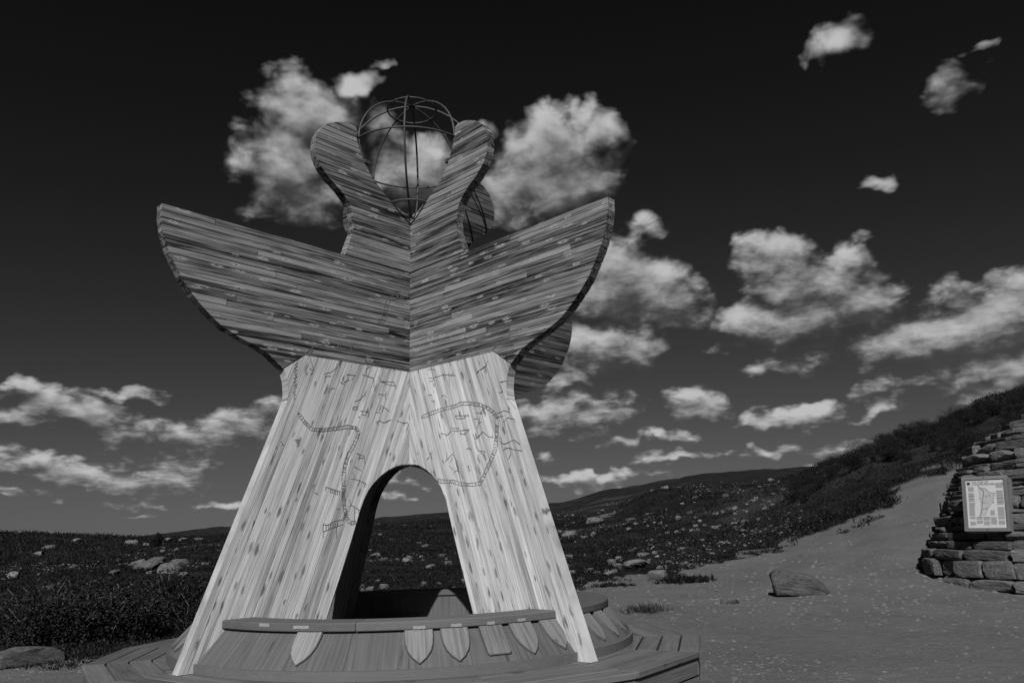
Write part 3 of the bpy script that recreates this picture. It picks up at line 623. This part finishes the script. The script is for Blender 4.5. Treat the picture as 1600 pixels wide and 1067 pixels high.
def shield(theta,wd,ln,kind='point',mt=None,th=.034):
    h=wd/2
    if kind=='point':
        out=[(-h,.0),(-h*1.02,ln*.25),(-h*.97,ln*.48),(-h*.80,ln*.68),(-h*.5,ln*.85),(-.006,ln),(.006,ln),(h*.5,ln*.85),(h*.80,ln*.68),(h*.97,ln*.48),(h*1.02,ln*.25),(h,0)]
    else: out=[(-h,0),(-h,ln-.02),(-h+.02,ln),(h-.02,ln),(h,ln-.02),(h,0)]
    n=len(out); nr_,nz_=(ZT-ZB)/LS,(RB-RT)/LS
    cx,cs_=0.,ln*.45; ins=[(cx+(u-cx)*.93,cs_+(s-cs_)*.955) for u,s in out]
    V_=[]
    for poly,off in ((out,-.004),(out,th-.006),(ins,th)):
        for u,s in poly:
            s=s+.0; r=RT+(RB-RT)*s/LS+nr_*off; z=ZT-.003-(ZT-ZB)*s/LS+nz_*off
            a=u/(RT+(RB-RT)*s/LS); V_.append((r*math.sin(a),-r*math.cos(a)+RT,z-ZD))
    F_=[tuple(range(2*n,3*n))]
    for lay in (0,1):
        for i in range(n):
            j=(i+1)%n; F_.append((lay*n+i,lay*n+j,lay*n+j+n,lay*n+i+n))
    F_=[tuple(reversed(q)) for q in F_]
    me_=mesh('shield_board',V_,F_,mt or WSH); me_.materials.append(WRAIL); me_.polygons.foreach_set('material_index',[0]+[1]*(len(F_)-1)); o=obj('shield_board',me_,pli); o.rotation_euler=(0,0,theta+math.pi/2); o.location=(RT*math.cos(theta),RT*math.sin(theta),0)
    return o
used=[]
for px,py,wd,ln,kd in [(466,1036,.25,.37,'point'),(656,1040,.255,.375,'point'),(719,1037,.255,.375,'point'),(781,1024,.235,.345,'rect'),(835,1024,.25,.375,'point'),(882,1015,.235,.37,'point')]:
    t=cone_theta(px,py); used.append(t); shield(t,wd,ln,kd)
for deg in (-34,-25.5,-17,-9,-1,7,15,24,33, -143,-150,-157,-164,-171,-178,-186,-194,-203,-213, 55,64,73,82,91,100,109,118): shield(R(deg),.235,.37)
rng=random.Random(9)
for px,py,wd in [(413,976,.12),(470,979.5,.16),(655,980,.11),(713,976.5,.10),(767,973,.08),(815,968,.09)]:
    d=ray(px,py)
    for t in np.linspace(5,9,2400):
        P_=CAM+d*t-CEN
        if math.hypot(P_[0],P_[1])<=2.367: break
    a=math.atan2(P_[1],P_[0]); o=sweep([(2.3655,P_[2]-.014),(2.3655,P_[2]+.014),(2.3675,P_[2]+.013),(2.3675,P_[2]-.013)],a-wd/4.73,a+wd/4.73,3,MPATCH,'label_remnant')
# ------------------------------------------------------------------ stones
def stone_mesh(name,seed,mt,cuts=3,pw=3.2,amp=.10,ncut=7,cmin=.62):
    rg=np.random.RandomState(seed); n=cuts+2; V_=[];F_=[];ind={}
    def vid(p):
        k=tuple(np.round(p,4))
        if k not in ind: ind[k]=len(V_); V_.append(p)
        return ind[k]
    L=np.linspace(-1,1,n)
    for ax in range(3):
        for sg in (-1,1):
            for i in range(n-1):
                for j in range(n-1):
                    q=[]
                    for a,b_ in ((i,j),(i+1,j),(i+1,j+1),(i,j+1)):
                        p=np.zeros(3);p[ax]=sg;p[(ax+1)%3]=L[a];p[(ax+2)%3]=L[b_];q.append(vid(p))
                    F_.append(tuple(q) if sg>0 else tuple(reversed(q)))
    V_=np.array(V_); l=(np.abs(V_)**pw).sum(1)**(1/pw); V_=V_/l[:,None]
    for _ in range(ncut):          # split faces
        nrm=rg.normal(size=3); nrm/=np.linalg.norm(nrm); c=rg.uniform(cmin,.95)*(np.abs(nrm).sum() if pw>6 else 1.); e=V_@nrm-c; V_=V_-np.clip(e,0,None)[:,None]*nrm
    o=rg.rand(3)*20
    for k,a in ((1.7,amp),(4.1,amp*.5)):
        dsp=np.stack([fbm(V_[:,(i+1)%3]*k+o[i]+V_[:,i],V_[:,(i+2)%3]*k+o[i]*1.3+V_[:,i]*.7,3,seed+i) for i in range(3)],1); V_=V_+dsp*a*2
    V_-=V_.min(0); V_/=V_.max(0)*.5; V_[:,:2]-=1.
    return mesh(name,V_,F_,mt)
# stone cairn hut with information board
caz,cd=R(37.9),23.6
CC=np.array([CAM[0]+cd*math.sin(caz),CAM[1]+cd*math.cos(caz),0.])
cairn=empty('stone_cairn',(CC[0],CC[1],0),'large dry-stone cairn of stacked flat slabs with notice board on its side','cairn')
cz=[-.2,.3,1.07,2.1,2.8,3.3,3.6,3.95,4.2,4.4]; cr_=[4.08,4.0,3.74,3.21,2.86,2.55,2.16,1.55,.94,.1]
SM=[stone_mesh('stone',100+i,MROCKD,5,14. if i%3 else 5.,.075,5,.72) for i in range(14)]
V_=[];F_=[]
for i,z in enumerate(np.linspace(-.2,4.2,25)):
    for k in range(40):
        t=2*math.pi*k/40; r=np.interp(z,cz,cr_)-.33; r=max(r,.05); V_.append((r*math.cos(t),r*math.sin(t),z))
for i in range(24):
    for k in range(40): F_.append((i*40+k,i*40+(k+1)%40,(i+1)*40+(k+1)%40,(i+1)*40+k))
F_.append(tuple(range(24*40,25*40)))
obj('rubble_core',mesh('rubble_core',V_,F_,MROCKD),cairn)
rng=random.Random(21); z=-.12; nst=0
tocam=math.atan2(CAM[1]-CC[1],CAM[0]-CC[0])
ci=0
while z<4.25 and nst<292:
    big=1-min(1,max(0,z/4.6))
    hh=rng.choice([.10,.13,.16,.2,.24,.28]) if z>.75 else rng.choice([.28,.34,.4])
    if .75<z<1.3: hh=rng.choice([.2,.26,.32])
    r=float(np.interp(z+hh/2,cz,cr_)); a=tocam-R(100)+rng.uniform(0,.1); end=tocam+R(40)
    while a<end and nst<296:
        ln=rng.uniform(.5,1.3) if z<1.2 else rng.uniform(.35,1.3)
        dp=rng.uniform(.3,.45); da=ln/max(r,.8); am=a+da/2
        o=obj('stone',SM[rng.randrange(14)],cairn); h2=hh*rng.uniform(.86,1.0)
        rr_=r-.17+rng.uniform(-.06,.06)
        o.location=(rr_*math.cos(am),rr_*math.sin(am),z+rng.uniform(0,.03)); o.rotation_euler=(rng.uniform(-.03,.03),rng.uniform(-.035,.035),am+math.pi/2+rng.uniform(-.06,.06)+(math.pi if rng.random()<.5 else 0))
        o.scale=(ln*.51,dp*.6,h2*.52); a+=da*rng.uniform(.96,1.04); nst+=1
    z+=hh*.95
for k in range(40):      # small chinking stones
    if nst>=300: break
# board
bc=at_dist(1540.5,786.5,20.6); 
view=math.atan2(CAM[1]-bc[1],CAM[0]-bc[0]); rad=math.atan2(bc[1]-CC[1],bc[0]-CC[0])
nang=view+ (rad-view)*.45
bd=empty('notice_board',tuple(bc),'wooden framed map notice board fixed to the stone cairn','notice board')
bd.rotation_euler=(R(-12),R(1.2),nang+math.pi/2)
BW,BH,FW=.93,1.24,.075
def bpart(name,x0,x1,z0,z1,y0,y1,mt,par=None):
    v,f=box(x0,x1,y0,y1,z0,z1); return obj(name,mesh(name,v,f,mt),par or bd)
bpart('frame_rail',-BW/2,BW/2,BH/2-FW,BH/2,-.03,.03,WFR); bpart('frame_rail',-BW/2,BW/2,-BH/2,-BH/2+FW,-.03,.03,WFR)
MFV=wood('frame_wood_upright',.09,.14,along=2,streak=.4)
bpart('frame_stile',-BW/2,-BW/2+FW,-BH/2+FW+.001,BH/2-FW-.001,-.028,.03,MFV); bpart('frame_stile',BW/2-FW,BW/2,-BH/2+FW+.001,BH/2-FW-.001,-.028,.03,MFV)
bpart('back_board',-BW/2+.01,BW/2-.01,-BH/2+.01,BH/2-.01,.031,.33,WFR)
MPAPER=plain('poster_paper',.40,.45,noise=.06,scale=4); MT1=plain('print_mid',.17); MT2=plain('print_dark',.03); MT3=plain('print_map',.30,noise=.15,scale=9)
PWd,PHt=BW-2*FW-.004,BH-2*FW-.004
post=bpart('poster',-PWd/2,PWd/2,-PHt/2,PHt/2,-.004,.0,MPAPER)
def pr(u0,u1,v0,v1,mt,y=-.0055):     # print patch in poster fractions, v from the top
    v,f=box(-PWd/2+u0*PWd,-PWd/2+u1*PWd,y,y+.001,PHt/2-v1*PHt,PHt/2-v0*PHt); return v,f
def prints(name,rects,mt,y=-.0055):
    v,f=merge(*[pr(*q,mt,y) for q in rects]); return obj(name,mesh(name,v,f,mt),post)
rg=random.Random(2)
def textcol(u0,u1,v0,v1):
    out=[];v=v0
    while v<v1:
        out.append((u0,u1-(u1-u0)*rg.choice([0,0,.05,.15]),v,v+.0055)); v+=.0095
    return out
for u0,u1,blocks in ((.055,.215,[(.15,.24),(.27,.32),(.345,.39),(.415,.455),(.50,.75),(.77,.81),(.87,.94)]),(.79,.965,[(.12,.18),(.235,.31),(.335,.385),(.41,.46),(.485,.53),(.575,.76),(.77,.82),(.85,.93)])):
    for v0,v1 in blocks: prints('text_block',textcol(u0,u1,v0,v1),MT1)
    prints('heading_bar',[(u0,u1,v0-.016,v0-.006) for v0,v1 in blocks[2:5]],MT2)
for u0,u1,v0,v1 in ((.23,.39,.79,.83),(.23,.39,.87,.91),(.41,.58,.79,.84),(.41,.58,.88,.94),(.60,.75,.78,.93),(.60,.72,.64,.74)): prints('text_block',textcol(u0,u1,v0,v1),MT1)
prints('heading_bar',[(.23,.40,.775,.783),(.41,.58,.775,.783),(.23,.40,.855,.863),(.41,.58,.865,.873)],MT2)
def pp(u,v): return (-PWd/2+u*PWd,PHt/2-v*PHt)
v,f=prism([pp(*q) for q in [(.33,.13),(.42,.17),(.50,.18),(.60,.27),(.76,.29),(.70,.45),(.58,.58),(.46,.74),(.39,.76),(.33,.76),(.36,.5),(.34,.3)]],-.0065,-.0045); obj('map_print',mesh('map_print',v,f,MT3),post)
def pline(name,pts,wd,mt):
    parts=[]; P_=[np.array(pp(*q)) for q in pts]
    for a,b_ in zip(P_[:-1],P_[1:]):
        t=(b_-a)/np.linalg.norm(b_-a); n=np.array([-t[1],t[0]])*wd/2; parts.append(prism([tuple(a-n),tuple(b_-n),tuple(b_+n),tuple(a+n)],-.0085,-.007))
    v,f=merge(*parts); return obj(name,mesh(name,v,f,mt),post)
pline('map_line',[(.32,.13),(.40,.19),(.46,.22),(.45,.34),(.41,.48),(.39,.62),(.36,.70),(.31,.77)],.010,MT2)
pline('map_line',[(.40,.17),(.52,.19),(.60,.26),(.70,.29),(.77,.28)],.006,MT2)
pline('map_line',[(.77,.29),(.68,.47),(.56,.60),(.46,.75)],.005,MT1)
pline('map_line',[(.39,.62),(.47,.62)],.006,MT2); pline('map_line',[(.42,.48),(.50,.49)],.006,MT2)
for u,v_ in ((.36,.39),(.53,.36),(.60,.33),(.50,.60),(.70,.48)):
    c_=pp(u,v_); v,f=prism([(c_[0]+.018*math.cos(t),c_[1]+.018*math.sin(t)) for t in np.linspace(0,6.28,9)[:-1]],-.0085,-.007); obj('map_mark',mesh('map_mark',v,f,MT1),post)
c_=pp(.075,.075); v,f=prism([(c_[0]+(.042 if i%2 else .035)*math.cos(t),c_[1]+(.042 if i%2 else .035)*math.sin(t)) for i,t in enumerate(np.linspace(0,6.2832,17)[:-1])],-.0065,-.0045); obj('emblem',mesh('emblem',v,f,MT2),post)
prints('header_rule',[(.02,.15,.135,.14),(.15,.155,.03,.14)],MT1)
def textmesh(name,body,size,u,v_,par,mt):
    cu=bpy.data.curves.new(name,'FONT'); cu.body=body; cu.size=size; cu.extrude=.0008; cu.resolution_u=2
    t=bpy.data.objects.new(name,cu); COL.objects.link(t)
    me_=bpy.data.meshes.new_from_object(t); bpy.data.objects.remove(t); me_.materials.clear(); me_.materials.append(mt)
    o=obj(name,me_,par); x,z_=pp(u,v_); o.location=(x,-.0062,z_); o.rotation_euler=(R(90),0,0); return o
textmesh('title_lettering','SALTFJELLET',.062,.175,.07,post,MT2)
textmesh('title_lettering','LANDSKAPSVERNOMRÅDE',.062,.175,.118,post,MT2)
for zq in (BH/2-FW/2,-BH/2+FW/2):
    v,f=tube([(0,-.036,0),(0,-.029,0)],.016,8); o=obj('bolt',mesh('bolt',v,f,MIRON),bd); o.location=(.0,0,zq)
# boulders
RM=[stone_mesh('rock',300+i,MROCKL,5,[2.4,3.5,10.][i%3],.11,8,.6) for i in range(9)]
def rock(px,py,wpx,hpx,label,mt=None,var=0,rz=0.,depth=.8,sink=.12,group=None,name='rock',cat='rock',d=None):
    if d is None: P_,d=ground_at(px,py)
    else: P_=at_dist(px,py,d); P_[2]=hz(P_[0],P_[1])
    sc=d/FPX; me_=RM[var]
    if mt is not None: me_=me_.copy(); me_.materials.clear(); me_.materials.append(mt)
    wd,ht=wpx*sc,hpx*sc; dirv=np.array([P_[0]-CAM[0],P_[1]-CAM[1]]); dirv/=np.linalg.norm(dirv)
    o=obj(name,me_); o.location=(P_[0]+dirv[0]*wd*depth*.5,P_[1]+dirv[1]*wd*depth*.5,hz(P_[0]+dirv[0]*wd*depth*.3,P_[1]+dirv[1]*wd*depth*.3)-ht*sink)
    o.rotation_euler=(0,0,rz-math.atan2(dirv[0],dirv[1])); o.scale=(wd*.5,wd*depth*.5,ht*.5*(1+sink)); 
    return tag(o,label,cat,group)
# the big boulder: own shape, steep left face and a back sloping down to the right
P_,bdist=ground_at(1252,931); sc=bdist/FPX
bv=stone_mesh('boulder',77,MROCK,9,9.,.09)
co=np.array([v_.co[:] for v_ in bv.vertices]); co[:,2]/=co[:,2].max()*.5
xx=co[:,0]; co[:,2]*=np.interp(xx,[-1,-.6,-.2,.2,.45,.75,.95],[.98,1.05,.95,.88,.8,.58,.25]); co[:,0]+=.06*(co[:,2]-1)*(-1)*(xx<0)
bv.vertices.foreach_set('co',co.astype(np.float32).ravel()); bv.update()
o=obj('boulder',bv); dirv=np.array([P_[0]-CAM[0],P_[1]-CAM[1]]); dirv/=np.linalg.norm(dirv)
o.location=(P_[0]+dirv[0]*.38,P_[1]+dirv[1]*.38,P_[2]-.06); o.scale=(39*sc,.46,.30); o.rotation_euler=(0,0,-math.atan2(dirv[0],dirv[1])+.08)
tag(o,'large angular grey boulder with steep left face lying on the gravel','boulder')
FR=stone_mesh('flat_rock',41,MROCKL,7,2.1,.05); RM.append(FR)
rock(22,1044,116,23,'broad pale rounded rock beside the left edge of the gravel by the platform',None,9,.15,.6,.45,name='flat_rock')
rock(1140,944,28,9,'small low pale rock on the gravel beside the angular boulder',MROCKL,3,.4,.8,.8)
rock(994,889,38,13,'pale rounded rock sunk in dark heather above the gravel edge',MROCKL,3,.3)
rock(1028,907,30,15,'pale rock with a dark grass patch growing against it on the gravel',MROCKL,4)
for i,(x,y,ww,h_) in enumerate([(1176,868,44,8),(1192,863,40,7),(1166,872,30,5)]):
    rock(x,y,ww,h_,['flat slab, longest of the low slab pile at the gravel edge','flat slab resting at the upper end of the low slab pile','thin slab at the foot of the low slab pile'][i],MROCK,5+i,.1*i,.5,.25,'slabs piled at the gravel edge','rock_slab','rock')
for i,(x,y,ww,h_) in enumerate([(232,892,40,14),(262,896,34,14),(280,884,24,9),(245,880,30,8),(218,882,20,7)]):
    rock(x,y,ww,h_,'pale cracked rock of the outcrop on the open moor',MROCKL,i,.4*i,.8,.6,'rocks of the outcrop on the moor')
# smaller pale rocks on the moor
rng=random.Random(31); n=0; tries=0
LBL='small pale rock lying among the dark moor heather'
spots=[(20,905,18,9),(112,890,14,6),(76,860,22,7),(60,868,18,6),(205,852,16,7),(227,854,12,5),(150,858,10,3),(185,835,12,5),(82,836,9,6),(30,834,8,4),(260,846,14,5),(285,846,16,5),(310,845,14,5),(120,846,12,4),(890,838,26,8),(888,872,14,5),(930,817,30,8),(985,815,16,5),(966,886,12,5),(985,862,14,3),(1005,868,18,4),(1065,860,14,5),(1060,812,10,6),(1020,846,14,4),(905,908,22,5),(672,888,16,6),(700,882,14,5),(615,905,12,4),(640,872,10,4),(585,870,20,6),(600,876,12,5),(690,870,12,4),(717,820,8,3),(655,850,10,3),(570,845,12,4)]
for x,y,ww,h_ in spots:
    rock(x,y,ww,h_,LBL,None,rng.randrange(9),rng.uniform(0,3),.8,.7,'small pale rocks scattered on the moor'); n+=1
while n<235 and tries<3000:
    tries+=1
    if rng.random()<.55: px=rng.uniform(1010,1235); py=rng.uniform(752,835); sz=2.5+7*rng.random()**2.2
    else: px=rng.choice([rng.uniform(0,400),rng.uniform(560,760),rng.uniform(860,1050)]); py=rng.uniform(812,925); sz=rng.uniform(3,8)*(1 if py<870 else 1.5)
    if py<HOR(px)-9 and px<860: continue
    P_,d=ground_at(px,py)
    if d>300 or float(gravel(P_[0],P_[1]))>.3: continue
    if vnoise(P_[0]*.13,P_[1]*.13,40)<.52: continue
    rock(px,py,sz*rng.uniform(.8,1.7),sz*.5,LBL if px<1010 or py>835 else 'pale rock strewn over the stony heather hill',None,rng.randrange(9),rng.uniform(0,3),.8,.7,'small pale rocks scattered on the moor' if px<1010 or py>835 else 'pale rocks on the stony hill',d=d); n+=1
# stones beyond counting: gravel pebbles and the stone litter of the hills
def scatter_mesh(name,P_,S_,mt,seed=0,flat=.55):
    rg=np.random.RandomState(seed); base=np.array([(1,0,0),(.3,.95,0),(-.8,.6,0),(-.8,-.6,0),(.3,-.95,0),(.35,.1,1),(-.3,-.1,.9)],float)
    tris=np.array([(0,1,5),(1,2,5),(2,6,5),(2,3,6),(3,4,6),(4,5,6),(4,0,5)])
    n_=len(P_); ang=rg.rand(n_)*6.28; c_,s_=np.cos(ang),np.sin(ang)
    B=base[None]*(1+rg.uniform(-.3,.3,(n_,7,3))); B=B*S_[:,None,None]; B[:,:,2]*=flat
    V_=np.stack([B[:,:,0]*c_[:,None]-B[:,:,1]*s_[:,None],B[:,:,0]*s_[:,None]+B[:,:,1]*c_[:,None],B[:,:,2]-S_[:,None]*.1],-1)+P_[:,None,:]
    T_=(tris[None]+(np.arange(n_)*7)[:,None,None]).reshape(-1,3)
    return npmesh(name,V_.reshape(-1,3),T_,mt)
rg=np.random.RandomState(3)
n_=42000; a_=rg.uniform(R(-40),R(44),n_); d_=np.exp(rg.uniform(math.log(6),math.log(40),n_)); x_=CAM[0]+d_*np.sin(a_);y_=CAM[1]+d_*np.cos(a_)
kp=(gravel(x_,y_)>.55)&(np.hypot(x_,y_-.085)>3.45)&(fbm(x_*.35,y_*.35,3,77)+rg.uniform(-.25,.25,n_)>-.02); x_,y_,d_=x_[kp],y_[kp],d_[kp]
s_=.006+.045*rg.rand(len(x_))**6; s_*=np.clip(d_/12,.7,1.8)
peb=obj('gravel_pebbles',scatter_mesh('gravel_pebbles',np.stack([x_,y_,H(x_,y_)],1),s_,rockmat('pebble',.04,.28,20.),1)); tag(peb,'loose pebbles strewn over the grey gravel','gravel',kind='stuff')
n_=30000; a_=rg.uniform(R(-40),R(30),n_); d_=np.exp(rg.uniform(math.log(30),math.log(330),n_)); x_=CAM[0]+d_*np.sin(a_);y_=CAM[1]+d_*np.cos(a_)
hill=np.clip((a_-R(10))/R(4),0,1)*np.clip((R(22.5)-a_)/R(3),0,1)*np.clip((d_-66)/15,0,1)*np.clip((150-d_)/30,0,1)
kp=(gravel(x_,y_)<.3)&(fbm(x_*.09,y_*.09,4,50)+rg.uniform(-.08,.08,n_)+hill*.27-np.clip((a_-R(22))/R(4),0,1)*.6>.17); x_,y_,d_=x_[kp],y_[kp],d_[kp]
s_=(.06+.24*rg.rand(len(x_))**3)*np.clip(d_/110,.45,1.8)
lit=obj('stone_litter',scatter_mesh('stone_litter',np.stack([x_,y_,H(x_,y_)],1),s_,MROCKL,2,.5)); tag(lit,'pale stone litter covering the far moor and hillsides','stones',kind='stuff')
# ------------------------------------------------------------------ vegetation
def tufts(name,x,y,h,spread,nb,mt,seed,wd=.12,droop=.5,z=None):
    rg=np.random.RandomState(seed); n_=len(x); z=H(x,y) if z is None else z
    th=rg.rand(n_,nb)*6.283; lean=rg.rand(n_,nb)**.7*droop; r0=rg.rand(n_,nb)**.5*spread[:,None]; ph=rg.rand(n_,nb)*6.283
    bx=x[:,None]+r0*np.cos(ph);by=y[:,None]+r0*np.sin(ph); L=h[:,None]*rg.uniform(.5,1.1,(n_,nb))
    base=np.stack([bx,by,np.broadcast_to(z[:,None],bx.shape)-.02],-1)
    tip=base+np.stack([L*lean*np.cos(th),L*lean*np.sin(th),L*np.sqrt(np.clip(1-lean**2*.7,.1,1))],-1)
    w_=(L*wd)[...,None]; side=np.stack([-np.sin(th+1.),np.cos(th+1.),rg.uniform(-.3,.3,th.shape)],-1)*w_
    mid=base*.45+tip*.55
    V_=np.stack([mid-side,mid+side,tip,base],2).reshape(-1,3)
    k=np.arange(n_*nb)*4; T_=np.concatenate([np.stack([k,k+1,k+2],1),np.stack([k+3,k+1,k],1)])
    return npmesh(name,V_,T_,mt)
rg=np.random.RandomState(12)
def sample(n_,a0,a1,d0,d1,f):
    a=rg.uniform(R(a0),R(a1),n_); d=np.exp(rg.uniform(math.log(d0),math.log(d1),n_)); x=CAM[0]+d*np.sin(a);y=CAM[1]+d*np.cos(a)
    k=f(x,y,a,d)&(np.hypot(x,y-.085)>3.7); return x[k],y[k],d[k]
def near_cairn(x,y): return np.hypot(x-CC[0],y-CC[1])<4.2
def cushions(name,x,y,rad,hgt,nl,ls,mt,seed):
    rg=np.random.RandomState(seed); n_=len(x); z=H(x,y)
    ph=rg.rand(n_,nl)*6.283; rr_=rg.rand(n_,nl)**.5; zz_=np.sqrt(np.clip(1-rr_**2,0,1))*rg.uniform(.35,1.1,(n_,nl))
    C=np.stack([x[:,None]+rad[:,None]*rr_*np.cos(ph),y[:,None]+rad[:,None]*rr_*np.sin(ph),z[:,None]+hgt[:,None]*zz_],-1).reshape(-1,3)
    m_=len(C); u=rg.normal(size=(m_,3)); u[:,2]=np.abs(u[:,2])+.5; u/=np.linalg.norm(u,axis=1)[:,None]; v=np.cross(u,rg.normal(size=(m_,3))); v/=np.linalg.norm(v,axis=1)[:,None]
    s=(np.repeat(ls,nl)*rg.uniform(.6,1.4,m_))[:,None]
    V_=np.stack([C-u*s,C+v*s*.45,C+u*s*1.2,C-v*s*.45],1).reshape(-1,3); k=np.arange(m_)*4
    return npmesh(name,V_,np.stack([k,k+1,k+2,k+3],1),mt)
x,y,d=sample(30000,-40,44,10.5,150,lambda x,y,a,d:(gravel(x,y)<.5)&~near_cairn(x,y)&(fbm(x*.25,y*.25,4,60)+rg.uniform(-.2,.2,len(x))>-.05))
k_=rg.uniform(.6,1.4,len(x)); k_*=np.where(polar(x,y)[0]>R(20),1.25,1.)
me=cushions('heather',x,y,(.16+.009*d)*k_,(.06+.0026*d)*k_,18,(.015+.0009*d),MHEATH,1); tag(obj('heather',me),'dark heather and crowberry covering the moor and slopes','heather',kind='stuff')
x,y,d=sample(2600,-40,-18,11,15.5,lambda x,y,a,d:(gravel(x,y)>.45)&(fbm(x*1.1,y*1.1,4,61)+rg.uniform(-.12,.12,len(x))>.07))
me=cushions('heather_sprigs',x,y,np.full(len(x),.05),np.full(len(x),.05),8,np.full(len(x),.016),MHEATH,7); tag(obj('heather_sprigs',me),'sparse dark sprigs growing on the sandy gravel beside the platform','heather',kind='stuff')
x,y,d=sample(5000,14,40,26,46,lambda x,y,a,d:(gravel(x,y)<.98)&~near_cairn(x,y)&(np.abs(np.interp(a,GA,GD)-d)<4.5)&(fbm(x*.6,y*.6,4,62)+rg.uniform(-.2,.2,len(x))>.0))
me=cushions('bank_grass',x,y,np.full(len(x),.22),rg.uniform(.1,.3,len(x)),14,np.full(len(x),.05),MHEATH,9); tag(obj('bank_grass',me),'ragged low grass along the bank of the gravel path','grass',kind='stuff')
x,y,d=sample(11000,-40,44,15,100,lambda x,y,a,d:(gravel(x,y)<.75)&~near_cairn(x,y)&(fbm(x*.12,y*.3,4,64)>.10))
hs=(.10+.0028*d)*rg.uniform(.6,1.3,len(x))
me=tufts('moor_grass',x,y,hs,hs*.8,7,MGRASS,2,.035,.9); tag(obj('moor_grass',me),'thin dry grass in pale streaks across the moor','grass',kind='stuff')
# shrubs
def shrub_mesh(seed,h,rx,nl,ls):
    rg=np.random.RandomState(seed); nst=11; V_=[];T_=[]
    tips=[]
    stems=[]
    for i in range(nst):
        a=rg.rand()*6.283; l=h*rg.uniform(.7,1.05); r=rx*rg.uniform(.2,1.); pts=[np.array([.05*math.cos(a),.05*math.sin(a),-.05])]
        for t in (.35,.7,1.): pts.append(np.array([r*t**1.2*math.cos(a)+rg.normal()*.03,r*t**1.2*math.sin(a)+rg.normal()*.03,l*(t-.22*t*t*(r/rx))]))
        stems.append(tube(pts,.008,4)); tips.append(pts)
    C=[]
    for i in range(nl):
        p=tips[rg.randint(nst)]; t=rg.uniform(.5,3); j=min(2,int(t)); q=p[j]+(p[j+1]-p[j])*(t-j); C.append(q+rg.normal(size=3)*np.array([.13,.13,.10])*h)
    C=np.array(C); C[:,2]=np.abs(C[:,2])
    u=rg.normal(size=(nl,3)); u/=np.linalg.norm(u,axis=1)[:,None]; v=np.cross(u,rg.normal(size=(nl,3))); v/=np.linalg.norm(v,axis=1)[:,None]
    s=ls*rg.uniform(.6,1.3,(nl,1))
    Vv=np.stack([C-u*s,C+v*s*.55,C+u*s,C-v*s*.55],1).reshape(-1,3); k=np.arange(nl)*4
    Q_=np.stack([k,k+1,k+2,k+3],1)
    sv,sf=merge(*stems)
    return npmesh('foliage',Vv,Q_,MLEAF),mesh('stem',sv,sf,MSTEM)
SH=[shrub_mesh(500+i,.75,.6,2600,.019) for i in range(4)]
rng=random.Random(77)
def shrub(px,py,d,sc,label,group,parts=True):
    P_=at_dist(px,py,d); z=hz(P_[0],P_[1]); k=rng.randrange(4)
    if parts:
        o=empty('dwarf_birch',(P_[0],P_[1],z),label,'shrub',group,rng.uniform(0,6)); obj('foliage',SH[k][0],o); obj('stem',SH[k][1],o)
    else:
        o=obj('dwarf_birch',SH[k][0],None,(P_[0],P_[1],z)); o.rotation_euler=(0,0,rng.uniform(0,6)); tag(o,label,'shrub',group)
    o.scale=(sc*rng.uniform(.9,1.25),sc*rng.uniform(.9,1.25),sc*rng.uniform(.85,1.15)); return o
for i in range(20):
    px=20+i*14.5+rng.uniform(-6,6); d=rng.choice([16.4,17.2,18.3,19.5]); shrub(px,950,d,rng.uniform(1.1,1.55),'leafy dwarf birch in the dark thicket beside the platform','thicket beside the platform')
for i in range(110):
    px=rng.uniform(1235,1640); t=rng.random()**.6; d=44+t*14
    if px<1330: d=48+t*11
    shrub(px,760,d,rng.uniform(.8,1.35),'dark leafy shrub on the steep heather slope','shrubs on the heather slope',False)
# lone small tree on the moor ridge
P_,d=ground_at(245,858); tr=empty('small_tree',tuple(P_),'small lone dark bushy tree standing on the moor ridge','tree')
hgt=21*d/FPX
v,f=tube([(0,0,-.1),(.03,0,hgt*.5),(.0,.02,hgt*.95)],.05*hgt/1.5,6); obj('trunk',mesh('trunk',v,f,MSTEM),tr)
rg=np.random.RandomState(8); n_=1800; t=rg.rand(n_); r=hgt*.36*np.sin(np.pi*np.clip(t*.9+.1,0,1))**.8*rg.rand(n_)**.5; a=rg.rand(n_)*6.28
C=np.stack([r*np.cos(a),r*np.sin(a),hgt*(.2+.85*t)],1); u=rg.normal(size=(n_,3)); v=rg.normal(size=(n_,3)); s=hgt*.03
Vv=np.stack([C-u*s,C+v*s*.6,C+u*s,C-v*s*.6],1).reshape(-1,3); k=np.arange(n_)*4
obj('crown',npmesh('crown',Vv,np.stack([k,k+1,k+2,k+3],1),MLEAF),tr)
# grass clumps on the gravel
def clump(px,py,wpx,hpx,label,mt,nb,seed):
    P_,d=ground_at(px,py); sc=d/FPX; rg=np.random.RandomState(seed); n_=nb
    x=P_[0]+rg.normal(size=n_)*wpx*sc*.27; y=P_[1]+rg.normal(size=n_)*wpx*sc*.22+.1
    hs=np.full(n_,hpx*sc)*rg.uniform(.5,1.1,n_); me=tufts('grass_clump',x,y,hs,hs*.5,9,mt,seed,.035 if mt is MGRASS else .12,.95)
    tag(obj('grass_clump',me),label,'grass')
clump(1070,909,75,12,'dark grass patch on the gravel beside a pale rock',MHEATH,110,1)
clump(1012,957,60,16,'dry wispy grass clump on the gravel behind the platform corner',MGRASS,60,2)
clump(960,916,50,8,'low dark grass fringe at the gravel edge behind the plinth',MHEATH,70,3)
clump(1345,802,46,9,'dark grass patch on the bank of the gravel path',MHEATH,70,4)
